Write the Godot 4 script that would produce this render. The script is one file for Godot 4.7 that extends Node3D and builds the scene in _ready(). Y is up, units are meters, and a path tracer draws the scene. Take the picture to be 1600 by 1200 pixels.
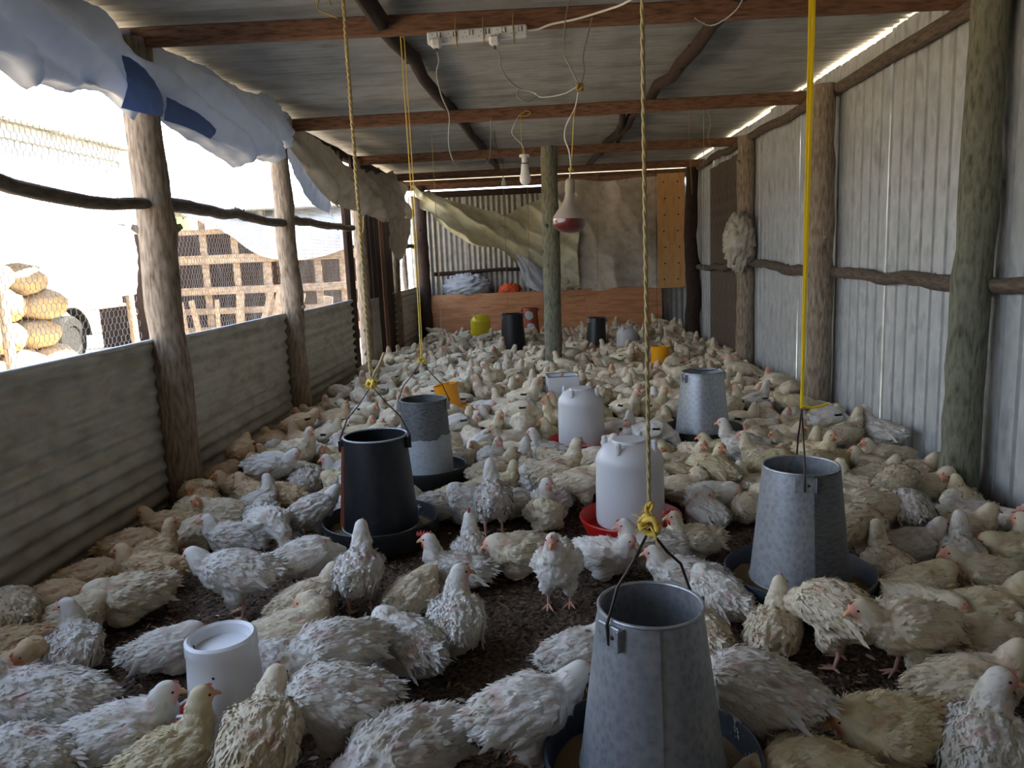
extends Node3D
# A poultry house: log posts, ribbed iron sheets, hanging feeders and drinkers, a dense flock of broilers.

var M := {}
var names := {}
var rng := RandomNumberGenerator.new()
var clear: Array = []          # open litter in front of trays
var taken: Array = []          # circles on the floor (x, z, radius) that birds keep clear of


func _ready() -> void:
	rng.seed = 7
	camera_and_light()
	materials()
	structure()
	timber()
	tarps()
	openings()
	outside()
	feeders()
	drinkers()
	hanging_things()
	litter()
	flock()


func camera_and_light() -> void:
	var cam := Camera3D.new()
	cam.name = "camera"
	cam.fov = 53.13
	cam.near = 0.02
	cam.far = 400.0
	cam.transform = Transform3D(Basis(Vector3(0.997881, -0.042519, -0.04926), Vector3(0.033901, 0.985844, -0.164199), Vector3(0.055544, 0.162181, 0.985196)).orthonormalized(), Vector3(0, 1.15, 0))
	add_child(cam)
	cam.current = true

	var we := WorldEnvironment.new()
	we.name = "world_environment"
	var e := Environment.new()
	var sky := Sky.new()
	var sm := ProceduralSkyMaterial.new()
	sm.sky_top_color = Color(0.68, 0.77, 0.92)
	sm.sky_horizon_color = Color(0.93, 0.96, 1.0)
	sm.sky_curve = 0.25
	sm.sky_energy_multiplier = 2.1
	sm.ground_bottom_color = Color(0.42, 0.38, 0.33)
	sm.ground_horizon_color = Color(0.75, 0.74, 0.72)
	sm.ground_energy_multiplier = 2.0
	sm.sun_angle_max = 1.0
	sky.sky_material = sm
	e.background_mode = Environment.BG_SKY
	e.sky = sky
	e.tonemap_mode = Environment.TONE_MAPPER_LINEAR
	e.tonemap_exposure = 1.45
	e.sdfgi_enabled = true
	e.ssao_enabled = true
	e.ssil_enabled = true
	we.environment = e
	add_child(we)

	var sun := DirectionalLight3D.new()
	sun.name = "sun"
	sun.light_color = Color(1.0, 0.96, 0.88)
	sun.light_energy = 14.0
	sun.light_angular_distance = 0.5
	sun.shadow_enabled = true
	add_child(sun)
	sun.look_at_from_position(Vector3(7.5, 9.0, -1.8), Vector3.ZERO, Vector3.UP)


# ------------------------------------------------------------------ materials
func ntex(freq: float, sd: int, ramp: Array, octaves := 4, kind := FastNoiseLite.TYPE_SIMPLEX_SMOOTH, size := 512) -> NoiseTexture2D:
	var n := FastNoiseLite.new()
	n.noise_type = kind
	n.frequency = freq
	n.seed = sd
	n.fractal_octaves = octaves
	var t := NoiseTexture2D.new()
	t.width = size
	t.height = size
	t.seamless = true
	t.noise = n
	var g := Gradient.new()
	var offs := PackedFloat32Array()
	var cols := PackedColorArray()
	for r in ramp:
		offs.append(r[0])
		cols.append(r[1])
	g.offsets = offs
	g.colors = cols
	t.color_ramp = g
	return t


func ntex_normal(freq: float, sd: int, strength: float) -> NoiseTexture2D:
	var n := FastNoiseLite.new()
	n.frequency = freq
	n.seed = sd
	n.fractal_octaves = 4
	var t := NoiseTexture2D.new()
	t.width = 512
	t.height = 512
	t.seamless = true
	t.noise = n
	t.as_normal_map = true
	t.bump_strength = strength
	return t


func mat(c: Color, rough := 0.8, metal := 0.0) -> StandardMaterial3D:
	var m := StandardMaterial3D.new()
	m.albedo_color = c
	m.roughness = rough
	m.metallic = metal
	m.cull_mode = BaseMaterial3D.CULL_DISABLED
	return m


func tri(tex: Texture2D, scale: Vector3, rough := 0.85, metal := 0.0, world := false) -> StandardMaterial3D:
	var m := mat(Color.WHITE, rough, metal)
	m.albedo_texture = tex
	m.uv1_triplanar = true
	m.uv1_world_triplanar = world
	m.uv1_scale = scale
	return m


func materials() -> void:
	var zinc := ntex(0.012, 3, [[0.0, Color(0.66, 0.68, 0.68)], [0.35, Color(0.74, 0.76, 0.76)], [0.6, Color(0.80, 0.81, 0.81)], [0.8, Color(0.70, 0.72, 0.72)], [1.0, Color(0.60, 0.61, 0.60)]], 5)
	M.zinc_wall = tri(zinc, Vector3(0.9, 0.5, 0.9), 0.5, 0.35, true)
	var old := ntex(0.014, 5, [[0.0, Color(0.58, 0.55, 0.50)], [0.4, Color(0.71, 0.70, 0.65)], [0.7, Color(0.78, 0.77, 0.73)], [1.0, Color(0.64, 0.60, 0.53)]], 5)
	M.zinc_low = tri(old, Vector3(0.5, 0.9, 0.5), 0.6, 0.1, true)
	var roof := ntex(0.01, 11, [[0.0, Color(0.50, 0.50, 0.49)], [0.45, Color(0.64, 0.64, 0.63)], [0.75, Color(0.70, 0.71, 0.71)], [1.0, Color(0.54, 0.50, 0.46)]], 5)
	M.roof = tri(roof, Vector3(0.35, 0.9, 0.9), 0.48, 0.3, true)
	var back := ntex(0.014, 13, [[0.0, Color(0.50, 0.48, 0.45)], [0.5, Color(0.68, 0.67, 0.64)], [1.0, Color(0.56, 0.53, 0.48)]], 4)
	M.zinc_back = tri(back, Vector3(0.9, 0.5, 0.9), 0.55, 0.3, true)
	# timber: fine grain across, long along
	var bark := ntex(0.035, 21, [[0.0, Color(0.24, 0.19, 0.15)], [0.3, Color(0.45, 0.39, 0.32)], [0.6, Color(0.58, 0.52, 0.45)], [0.85, Color(0.66, 0.60, 0.52)], [1.0, Color(0.36, 0.29, 0.23)]], 5)
	M.post = tri(bark, Vector3(2.6, 0.45, 2.6), 0.9)
	var mossy := ntex(0.035, 22, [[0.0, Color(0.22, 0.22, 0.17)], [0.35, Color(0.40, 0.40, 0.33)], [0.65, Color(0.50, 0.50, 0.43)], [1.0, Color(0.32, 0.31, 0.25)]], 5)
	M.post_mossy = tri(mossy, Vector3(2.6, 0.5, 2.6), 0.9)
	var darkw := ntex(0.035, 23, [[0.0, Color(0.09, 0.07, 0.055)], [0.5, Color(0.21, 0.15, 0.115)], [1.0, Color(0.28, 0.19, 0.14)]], 5)
	M.wood_dark = tri(darkw, Vector3(2.6, 0.5, 2.6), 0.9)
	M.wood_dark_x = tri(darkw, Vector3(0.5, 2.6, 2.6), 0.9)
	M.wood_dark_z = tri(darkw, Vector3(2.6, 2.6, 0.5), 0.9)
	var beam := ntex(0.03, 24, [[0.0, Color(0.24, 0.165, 0.12)], [0.35, Color(0.41, 0.29, 0.215)], [0.7, Color(0.51, 0.37, 0.28)], [1.0, Color(0.33, 0.23, 0.165)]], 5)
	M.beam = tri(beam, Vector3(0.5, 3.0, 3.0), 0.85)
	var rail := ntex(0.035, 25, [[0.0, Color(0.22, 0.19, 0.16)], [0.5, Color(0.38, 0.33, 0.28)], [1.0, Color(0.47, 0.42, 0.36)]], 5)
	M.rail = tri(rail, Vector3(3.0, 3.0, 0.5), 0.9)
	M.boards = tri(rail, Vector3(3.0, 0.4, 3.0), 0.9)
	M.rail_x = tri(rail, Vector3(0.5, 3.0, 3.0), 0.9)
	var ply := ntex(0.01, 31, [[0.0, Color(0.68, 0.46, 0.31)], [0.4, Color(0.77, 0.54, 0.37)], [0.7, Color(0.82, 0.60, 0.43)], [1.0, Color(0.63, 0.41, 0.27)]], 5)
	M.ply = tri(ply, Vector3(0.35, 2.2, 1.0), 0.7)
	var ply2 := ntex(0.01, 32, [[0.0, Color(0.72, 0.53, 0.31)], [0.5, Color(0.82, 0.63, 0.40)], [1.0, Color(0.76, 0.57, 0.35)]], 5)
	M.ply_pale = tri(ply2, Vector3(1.6, 0.4, 1.0), 0.75)
	var pal := ntex(0.02, 33, [[0.0, Color(0.46, 0.38, 0.30)], [0.5, Color(0.60, 0.52, 0.43)], [1.0, Color(0.69, 0.61, 0.52)]], 4)
	M.pallet = tri(pal, Vector3(1.0, 1.0, 1.0), 0.9)
	# ground
	var dirt := ntex(0.05, 41, [[0.0, Color(0.19, 0.145, 0.11)], [0.4, Color(0.30, 0.235, 0.18)], [0.65, Color(0.37, 0.295, 0.23)], [0.82, Color(0.45, 0.365, 0.28)], [1.0, Color(0.24, 0.185, 0.14)]], 6, FastNoiseLite.TYPE_SIMPLEX_SMOOTH, 1024)
	M.floor = tri(dirt, Vector3(0.9, 0.9, 0.9), 0.97, 0.0, true)
	M.floor.normal_enabled = true
	M.floor.normal_texture = ntex_normal(0.09, 42, 10.0)
	var yard := ntex(0.02, 43, [[0.0, Color(0.58, 0.51, 0.42)], [0.5, Color(0.68, 0.61, 0.51)], [1.0, Color(0.74, 0.68, 0.58)]], 5)
	M.yard = tri(yard, Vector3(0.2, 0.2, 0.2), 0.95, 0.0, true)
	# cloth
	var tarp := ntex(0.01, 51, [[0.0, Color(0.64, 0.66, 0.69)], [0.5, Color(0.74, 0.76, 0.79)], [1.0, Color(0.70, 0.70, 0.70)]], 4)
	M.tarp = tri(tarp, Vector3(0.8, 0.8, 0.8), 0.55)
	M.tarp.backlight_enabled = true
	M.tarp.backlight = Color(0.36, 0.39, 0.44)
	M.tarp_blue = mat(Color(0.33, 0.43, 0.62), 0.6)
	M.tarp_blue.backlight_enabled = true
	M.tarp_blue.backlight = Color(0.10, 0.16, 0.30)
	var sackt := ntex(0.012, 52, [[0.0, Color(0.60, 0.55, 0.48)], [0.4, Color(0.72, 0.68, 0.61)], [0.75, Color(0.78, 0.75, 0.69)], [1.0, Color(0.63, 0.57, 0.48)]], 5)
	M.sheeting = tri(sackt, Vector3(0.8, 0.8, 0.8), 0.6)
	M.sheeting.backlight_enabled = true
	M.sheeting.backlight = Color(0.20, 0.19, 0.17)
	var ytarp := ntex(0.012, 53, [[0.0, Color(0.72, 0.70, 0.58)], [0.5, Color(0.84, 0.83, 0.72)], [1.0, Color(0.78, 0.75, 0.64)]], 4)
	M.tarp_yellow = tri(ytarp, Vector3(0.8, 0.8, 0.8), 0.5)
	M.tarp_yellow.backlight_enabled = true
	M.tarp_yellow.backlight = Color(0.22, 0.22, 0.15)
	# feeders
	var galv := ntex(0.05, 61, [[0.0, Color(0.50, 0.52, 0.54)], [0.4, Color(0.62, 0.64, 0.66)], [0.7, Color(0.69, 0.71, 0.73)], [1.0, Color(0.55, 0.57, 0.59)]], 4, FastNoiseLite.TYPE_CELLULAR)
	M.galv = tri(galv, Vector3(2.2, 1.6, 2.2), 0.42, 0.6)
	var galvd := ntex(0.03, 62, [[0.0, Color(0.25, 0.26, 0.26)], [0.45, Color(0.37, 0.38, 0.38)], [0.7, Color(0.44, 0.45, 0.45)], [1.0, Color(0.29, 0.29, 0.28)]], 5)
	M.galv_dark = tri(galvd, Vector3(2.0, 5.0, 2.0), 0.55, 0.45)
	M.galv_band = tri(ntex(0.03, 63, [[0.0, Color(0.50, 0.53, 0.55)], [0.5, Color(0.66, 0.69, 0.71)], [1.0, Color(0.57, 0.58, 0.58)]], 5), Vector3(2.0, 2.0, 2.0), 0.6, 0.2)
	M.black_tin = tri(ntex(0.02, 64, [[0.0, Color(0.055, 0.06, 0.07)], [0.6, Color(0.10, 0.105, 0.115)], [0.88, Color(0.14, 0.14, 0.14)], [1.0, Color(0.28, 0.26, 0.24)]], 5), Vector3(2.0, 2.0, 2.0), 0.45, 0.2)
	M.tray_black = tri(ntex(0.03, 65, [[0.0, Color(0.06, 0.065, 0.07)], [0.7, Color(0.11, 0.115, 0.12)], [1.0, Color(0.26, 0.24, 0.21)]], 5), Vector3(2, 2, 2), 0.55)
	M.tray_blue = tri(ntex(0.03, 66, [[0.0, Color(0.11, 0.14, 0.18)], [0.7, Color(0.16, 0.20, 0.255)], [1.0, Color(0.27, 0.27, 0.27)]], 5), Vector3(2, 2, 2), 0.5)
	M.inside_tin = mat(Color(0.36, 0.41, 0.47), 0.45, 0.5)
	M.feed = tri(ntex(0.12, 67, [[0.0, Color(0.30, 0.24, 0.16)], [0.5, Color(0.52, 0.43, 0.30)], [1.0, Color(0.68, 0.58, 0.43)]], 3), Vector3(4, 4, 4), 0.95)
	M.wire = mat(Color(0.27, 0.23, 0.20), 0.5, 0.6)
	M.rust = mat(Color(0.52, 0.27, 0.17), 0.8)
	M.wire_zinc = mat(Color(0.62, 0.62, 0.60), 0.5, 0.4)
	M.plastic_white = mat(Color(0.86, 0.87, 0.88), 0.38)
	M.plastic_white.backlight_enabled = true
	M.plastic_white.backlight = Color(0.25, 0.25, 0.25)
	M.plastic_milky = mat(Color(0.80, 0.80, 0.80), 0.42)
	M.plastic_milky.backlight_enabled = true
	M.plastic_milky.backlight = Color(0.35, 0.34, 0.33)
	M.plastic_red = mat(Color(0.74, 0.12, 0.09), 0.4)
	M.plastic_crimson = mat(Color(0.55, 0.13, 0.17), 0.5)
	M.plastic_yellow = mat(Color(0.92, 0.63, 0.05), 0.4)
	M.plastic_lemon = mat(Color(0.84, 0.76, 0.10), 0.4)
	M.plastic_orange = mat(Color(0.62, 0.29, 0.18), 0.55)
	M.plastic_green = mat(Color(0.10, 0.13, 0.11), 0.4)
	M.plastic_grey = mat(Color(0.30, 0.32, 0.34), 0.5)
	M.dark_hole = mat(Color(0.06, 0.06, 0.065), 0.8)
	M.rope = tri(ntex(0.2, 71, [[0.0, Color(0.50, 0.43, 0.29)], [0.5, Color(0.68, 0.61, 0.43)], [1.0, Color(0.76, 0.70, 0.52)]], 2), Vector3(6, 6, 6), 0.95)
	M.rope_yellow = mat(Color(0.86, 0.74, 0.34), 0.9)
	M.strap = mat(Color(0.93, 0.80, 0.06), 0.5)
	M.twine = mat(Color(0.62, 0.52, 0.33), 0.95)
	M.cable_grey = mat(Color(0.58, 0.58, 0.58), 0.5)
	M.cable_white = mat(Color(0.80, 0.79, 0.76), 0.5)
	M.cable_dark = mat(Color(0.22, 0.20, 0.18), 0.6)
	M.glass_frost = mat(Color(0.86, 0.87, 0.88), 0.3)
	M.lamp_red = mat(Color(0.36, 0.05, 0.03), 0.08)
	M.lamp_red.clearcoat_enabled = true
	M.lamp_red.clearcoat = 1.0
	M.lamp_silver = mat(Color(0.66, 0.61, 0.55), 0.35, 0.1)
	M.dusty = mat(Color(0.62, 0.58, 0.50), 0.8)
	# birds
	var tints := [Color(1, 1, 1), Color(1.0, 0.965, 0.885), Color(0.985, 0.945, 0.82), Color(0.97, 0.875, 0.745)]  # last tint paints warm bounced light onto birds by the low wall
	M.bird = []
	for c in tints:
		var b := mat(c, 0.9)
		b.vertex_color_use_as_albedo = true
		b.metallic_specular = 0.2
		b.backlight_enabled = true
		b.backlight = Color(0.12, 0.11, 0.10)
		M.bird.append(b)
	M.beak = mat(Color(0.80, 0.62, 0.44), 0.5)
	M.comb = mat(Color(0.70, 0.22, 0.19), 0.6)
	M.comb_pale = mat(Color(0.74, 0.44, 0.39), 0.7)
	M.eye = mat(Color(0.07, 0.05, 0.04), 0.15)
	M.leg = mat(Color(0.78, 0.60, 0.52), 0.7)
	M.chip = mat(Color(0.50, 0.40, 0.28), 0.95)
	M.chip2 = mat(Color(0.27, 0.20, 0.15), 0.95)
	M.fluff = mat(Color(0.80, 0.78, 0.73), 0.9)
	M.sackcloth = tri(ntex(0.03, 81, [[0.0, Color(0.56, 0.47, 0.34)], [1.0, Color(0.72, 0.63, 0.49)]], 3), Vector3(1, 1, 1), 0.9)
	M.grass = tri(ntex(0.06, 82, [[0.0, Color(0.22, 0.33, 0.12)], [1.0, Color(0.44, 0.56, 0.24)]], 3), Vector3(1, 1, 1), 0.9)
	M.tyre = mat(Color(0.10, 0.10, 0.10), 0.85)
	M.cart = mat(Color(0.74, 0.72, 0.67), 0.6)


# ------------------------------------------------------------------ nodes
func numbered(called: String) -> String:
	var k: int = names.get(called, 0)
	names[called] = k + 1
	return called if k == 0 else "%s_%03d" % [called, k]


func thing(called: String, label: String, category: String, at := Vector3.ZERO, turn := 0.0, group := "") -> Node3D:
	var o := Node3D.new()
	o.name = numbered(called)
	add_child(o)
	o.position = at
	o.rotation.y = turn
	o.set_meta("label", label)
	o.set_meta("category", category)
	if group:
		o.set_meta("group", group)
	return o


func part(parent: Node3D, called: String, mesh: Mesh, m: Material, at := Vector3.ZERO) -> MeshInstance3D:
	var o := MeshInstance3D.new()
	o.name = called
	o.mesh = mesh
	o.material_override = m
	o.position = at
	parent.add_child(o, true)
	return o


func solo(called: String, mesh: Mesh, m: Material, label: String, category: String, at := Vector3.ZERO, group := "") -> MeshInstance3D:
	var o := MeshInstance3D.new()
	o.name = numbered(called)
	o.mesh = mesh
	o.material_override = m
	o.position = at
	add_child(o)
	o.set_meta("label", label)
	o.set_meta("category", category)
	if group:
		o.set_meta("group", group)
	return o


func setting(called: String, label: String, category: String) -> Node3D:
	var o := thing(called, label, category)
	o.set_meta("kind", "structure")
	return o


# ------------------------------------------------------------------ shapes
func begin() -> SurfaceTool:
	var st := SurfaceTool.new()
	st.begin(Mesh.PRIMITIVE_TRIANGLES)
	return st


func done(st: SurfaceTool) -> ArrayMesh:
	st.generate_normals()
	st.index()
	return st.commit()


func q4(st: SurfaceTool, a: Vector3, b: Vector3, c: Vector3, d: Vector3) -> void:
	for p in [a, b, c, a, c, d]:
		st.add_vertex(p)


# a box with bevelled edges, eight corners cut
func box(st: SurfaceTool, t: Transform3D, s: Vector3, bevel := 0.0) -> void:
	st.set_smooth_group(-1)
	var h := s * 0.5
	var b: float = minf(bevel, minf(h.x, minf(h.y, h.z)) * 0.9)
	if b <= 0.0:
		var p := []
		for k in 8:
			p.append(t * Vector3(h.x if k & 1 else -h.x, h.y if k & 2 else -h.y, h.z if k & 4 else -h.z))
		for f in [[0, 2, 3, 1], [4, 5, 7, 6], [0, 1, 5, 4], [2, 6, 7, 3], [0, 4, 6, 2], [1, 3, 7, 5]]:
			q4(st, p[f[0]], p[f[3]], p[f[2]], p[f[1]])
		return
	# rounded rectangle in x, y run through z with chamfered ends
	var ring := [Vector2(h.x, h.y - b), Vector2(h.x - b, h.y), Vector2(-h.x + b, h.y), Vector2(-h.x, h.y - b), Vector2(-h.x, -h.y + b), Vector2(-h.x + b, -h.y), Vector2(h.x - b, -h.y), Vector2(h.x, -h.y + b)]
	var rows := []
	for zz in [[-h.z, true], [-h.z + b, false], [h.z - b, false], [h.z, true]]:
		var row := []
		for r in ring:
			var v: Vector2 = r
			if zz[1]:
				v = Vector2(clampf(v.x, -h.x + b, h.x - b), clampf(v.y, -h.y + b, h.y - b))
			row.append(t * Vector3(v.x, v.y, zz[0]))
		rows.append(row)
	for i in 3:
		for k in 8:
			var k2 := (k + 1) % 8
			q4(st, rows[i][k], rows[i + 1][k], rows[i + 1][k2], rows[i][k2])
	for e in [0, 3]:
		var c: Vector3 = t * Vector3(0, 0, -h.z if e == 0 else h.z)
		for k in 8:
			var k2 := (k + 1) % 8
			for p in ([c, rows[e][k], rows[e][k2]] if e == 0 else [c, rows[e][k2], rows[e][k]]):
				st.add_vertex(p)


func box_mesh(s: Vector3, bevel := 0.0, at := Vector3.ZERO) -> ArrayMesh:
	var st := begin()
	box(st, Transform3D(Basis(), at), s, bevel)
	return done(st)


func bar(st: SurfaceTool, a: Vector3, b: Vector3, w: float, th: float, side := Vector3.RIGHT) -> void:
	var z := (b - a).normalized()
	var x := (side - z * side.dot(z)).normalized()
	var y := z.cross(x)
	box(st, Transform3D(Basis(x, y, z), (a + b) * 0.5), Vector3(w, th, a.distance_to(b)), minf(w, th) * 0.12)


func tube(st: SurfaceTool, pts: Array, rads: Array, sides := 8, caps := true, rough := 0.0, sd := 0) -> void:
	var n := pts.size()
	st.set_smooth_group(1)
	var noise := FastNoiseLite.new()
	noise.seed = sd
	noise.frequency = 6.0
	var x := Vector3.ZERO
	var rows := []
	for i in n:
		var d: Vector3 = ((pts[mini(i + 1, n - 1)] as Vector3) - (pts[maxi(i - 1, 0)] as Vector3)).normalized()
		if i == 0:
			x = d.cross(Vector3.RIGHT if absf(d.x) < 0.8 else Vector3.UP).normalized()
		else:
			x = (x - d * x.dot(d)).normalized()
		var y := d.cross(x)
		var row := []
		for k in sides:
			var a := TAU * k / sides
			var u := x * cos(a) + y * sin(a)
			var r: float = rads[i] if rads.size() > 1 else rads[0]
			var p: Vector3 = pts[i]
			if rough > 0.0:
				r *= 1.0 + rough * noise.get_noise_3dv(p * 1.0 + u * 0.25)
			row.append(p + u * r)
		rows.append(row)
	for i in n - 1:
		for k in sides:
			var k2 := (k + 1) % sides
			q4(st, rows[i][k], rows[i + 1][k], rows[i + 1][k2], rows[i][k2])
	if caps:
		st.set_smooth_group(2)
		for k in sides:
			var k2 := (k + 1) % sides
			for p in [pts[0], rows[0][k], rows[0][k2]]:
				st.add_vertex(p)
			for p in [pts[n - 1], rows[n - 1][k2], rows[n - 1][k]]:
				st.add_vertex(p)


func tube_mesh(pts: Array, r: float, sides := 6) -> ArrayMesh:
	var st := begin()
	tube(st, pts, [r], sides)
	return done(st)


# a crooked pole from a to b
func pole_mesh(a: Vector3, b: Vector3, r0: float, r1: float, bend: float, sd: int, segs := 14, sides := 12, rough := 0.25, knots := 2) -> ArrayMesh:
	var st := begin()
	var noise := FastNoiseLite.new()
	noise.seed = sd
	noise.frequency = 1.1
	var d := (b - a).normalized()
	var x := d.cross(Vector3.RIGHT if absf(d.x) < 0.8 else Vector3.UP).normalized()
	var y := d.cross(x)
	var pts := []
	var rads := []
	var lg := a.distance_to(b)
	for i in segs + 1:
		var t := float(i) / segs
		var fade := sin(PI * t)
		pts.append(a.lerp(b, t) + (x * noise.get_noise_1d(t * lg) + y * noise.get_noise_1d(t * lg + 50.0)) * bend * (0.3 + 0.7 * fade))
		rads.append(lerpf(r0, r1, t) * (1.0 + 0.1 * noise.get_noise_1d(t * lg * 3.0 + 90.0)))
	tube(st, pts, rads, sides, true, rough, sd)
	var rg := RandomNumberGenerator.new()
	rg.seed = sd
	for k in knots:
		var i: int = rg.randi_range(2, segs - 2)
		var ang := rg.randf() * TAU
		var u := x * cos(ang) + y * sin(ang)
		var c: Vector3 = pts[i] + u * rads[i] * 0.8
		tube(st, [c, c + u * rads[i] * 0.45 + d * rads[i] * 0.2], [rads[i] * 0.3, rads[i] * 0.16], 6)
	return done(st)


func lathe(st: SurfaceTool, prof: Array, segs := 32, c := Vector3.ZERO, squash := 1.0) -> void:
	var g := 10
	for i in prof.size() - 1:
		if i > 0:
			var d0: Vector2 = ((prof[i] as Vector2) - (prof[i - 1] as Vector2)).normalized()
			var d1: Vector2 = ((prof[i + 1] as Vector2) - (prof[i] as Vector2)).normalized()
			if d0.dot(d1) < 0.8:
				g += 1
		st.set_smooth_group(g)
		var p: Vector2 = prof[i]
		var q: Vector2 = prof[i + 1]
		for k in segs:
			var a := TAU * k / segs
			var b := TAU * ((k + 1) % segs) / segs
			var pa := c + Vector3(cos(a) * p.x, p.y, sin(a) * p.x * squash)
			var pb := c + Vector3(cos(b) * p.x, p.y, sin(b) * p.x * squash)
			var qa := c + Vector3(cos(a) * q.x, q.y, sin(a) * q.x * squash)
			var qb := c + Vector3(cos(b) * q.x, q.y, sin(b) * q.x * squash)
			if p.x > 0.00001:
				for v in [pa, pb, qb]:
					st.add_vertex(v)
			if q.x > 0.00001:
				for v in [pa, qb, qa]:
					st.add_vertex(v)


func lathe_mesh(prof: Array, segs := 32) -> ArrayMesh:
	var st := begin()
	lathe(st, prof, segs)
	return done(st)


func ring_mesh(r: float, th: float, segs := 32, y := 0.0) -> ArrayMesh:
	var st := begin()
	var prof := []
	for k in 9:
		var a := TAU * k / 8
		prof.append(Vector2(r + cos(a) * th, y - sin(a) * th))
	lathe(st, prof, segs)
	return done(st)


# a ribbed sheet: ribs run along lv, the profile repeats along wv
func sheet(parent: Node3D, called: String, o: Vector3, lv: Vector3, wv: Vector3, pitch: float, depth: float, boxy: bool, m: Material, wob := 0.004, sd := 1, nl := 6) -> MeshInstance3D:
	var n := lv.cross(wv).normalized()
	var wl := wv.length()
	var cols: Array = []
	if boxy:
		var s := 0.0
		while s < wl - 0.001:
			for f in [[0.0, 1.0], [0.74, 1.0], [0.79, 0.0], [0.91, 0.0], [0.96, 1.0]]:
				var t: float = s + f[0] * pitch
				if t < wl:
					cols.append([t, f[1] * depth])
			s += pitch
		cols.append([wl, depth])
	else:
		var k := int(ceil(wl / pitch * 6.0))
		for i in k + 1:
			var t := wl * i / k
			cols.append([t, depth * 0.5 * (1.0 + cos(TAU * t / pitch))])
	var noise := FastNoiseLite.new()
	noise.seed = sd
	noise.frequency = 0.9
	var st := begin()
	st.set_smooth_group(-1 if boxy else 1)
	var rows := []
	for i in nl + 1:
		var row := []
		for c in cols:
			var p: Vector3 = lv * (float(i) / nl) + wv.normalized() * c[0]
			row.append(p + n * (c[1] + wob * noise.get_noise_3dv((o + p) * 1.3)))
		rows.append(row)
	for i in nl:
		for k in cols.size() - 1:
			q4(st, rows[i][k], rows[i][k + 1], rows[i + 1][k + 1], rows[i + 1][k])
	return part(parent, called, done(st), m, o)


# cloth through rows of control points, with small creases
func cloth_mesh(ctrl: Array, per := 8, crease := 0.01, sd := 1, freq := 6.0, fold := Vector3.ZERO, fold_amp := 0.0) -> ArrayMesh:
	var nr := ctrl.size()
	var nc: int = ctrl[0].size()
	var noise := FastNoiseLite.new()
	noise.seed = sd
	noise.frequency = freq
	noise.fractal_octaves = 3
	noise.fractal_type = FastNoiseLite.FRACTAL_RIDGED
	var grid := []
	for i in (nr - 1) * per + 1:
		var fi := mini(i / per, nr - 2)
		var ti := float(i - fi * per) / per
		var mid := []
		for c in nc:
			var p1: Vector3 = ctrl[fi][c]
			var p2: Vector3 = ctrl[fi + 1][c]
			var p0: Vector3 = ctrl[fi - 1][c] if fi > 0 else p1 * 2.0 - p2
			var p3: Vector3 = ctrl[fi + 2][c] if fi + 2 < nr else p2 * 2.0 - p1
			mid.append(p1.cubic_interpolate(p2, p0, p3, ti))
		var row := []
		for j in (nc - 1) * per + 1:
			var fj := mini(j / per, nc - 2)
			var tj := float(j - fj * per) / per
			var a: Vector3 = mid[fj]
			var b: Vector3 = mid[fj + 1]
			var a0: Vector3 = mid[fj - 1] if fj > 0 else a * 2.0 - b
			var b3: Vector3 = mid[fj + 2] if fj + 2 < nc else b * 2.0 - a
			row.append(a.cubic_interpolate(b, a0, b3, tj))
		grid.append(row)
	var st := begin()
	st.set_smooth_group(1)
	var out := []
	for i in grid.size():
		var row := []
		for j in grid[i].size():
			var p: Vector3 = grid[i][j]
			var du: Vector3 = grid[mini(i + 1, grid.size() - 1)][j] - grid[maxi(i - 1, 0)][j]
			var dv: Vector3 = grid[i][mini(j + 1, grid[i].size() - 1)] - grid[i][maxi(j - 1, 0)]
			var wave := 0.0
			if fold_amp > 0.0:
				wave = fold_amp * (1.0 - 2.0 * absf(sin(p.dot(fold) + 1.3 * noise.get_noise_3dv(p * 0.3 + Vector3(9, 3, 4)))))
				wave *= 0.4 + 0.9 * absf(noise.get_noise_3dv(p * 0.35))
			row.append(p + du.cross(dv).normalized() * (crease * noise.get_noise_3dv(p) + wave))
		out.append(row)
	for i in out.size() - 1:
		for j in out[i].size() - 1:
			q4(st, out[i][j], out[i][j + 1], out[i + 1][j + 1], out[i + 1][j])
	return done(st)


# a crumpled lump (bags, sacks, stones)
func lump_mesh(r: Vector3, sd: int, amount := 0.25, freq := 2.2, ridged := true, nu := 44, nv := 30) -> ArrayMesh:
	var noise := FastNoiseLite.new()
	noise.seed = sd
	noise.frequency = freq
	noise.fractal_octaves = 3
	if ridged:
		noise.fractal_type = FastNoiseLite.FRACTAL_RIDGED
	var st := begin()
	st.set_smooth_group(1)
	var pts := []
	for i in nv + 1:
		var row := []
		var th := PI * i / nv
		for k in nu:
			var a := TAU * k / nu
			var u := Vector3(sin(th) * cos(a), cos(th), sin(th) * sin(a))
			row.append(u * r * (1.0 + amount * noise.get_noise_3dv(u)))
		pts.append(row)
	for i in nv:
		for k in nu:
			var k2 := (k + 1) % nu
			q4(st, pts[i][k], pts[i + 1][k], pts[i + 1][k2], pts[i][k2])
	return done(st)


func hang(a: Vector3, b: Vector3, sag: float, n := 10, wob := 0.0, sd := 1) -> Array:
	var noise := FastNoiseLite.new()
	noise.seed = sd
	noise.frequency = 2.5
	var pts := []
	for i in n + 1:
		var t := float(i) / n
		var s := sin(PI * t)
		pts.append(a.lerp(b, t) - Vector3(0, sag * s, 0) + Vector3(noise.get_noise_1d(t * 3.0 + 7.0), 0, noise.get_noise_1d(t * 3.0 + 31.0)) * wob * s)
	return pts


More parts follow.
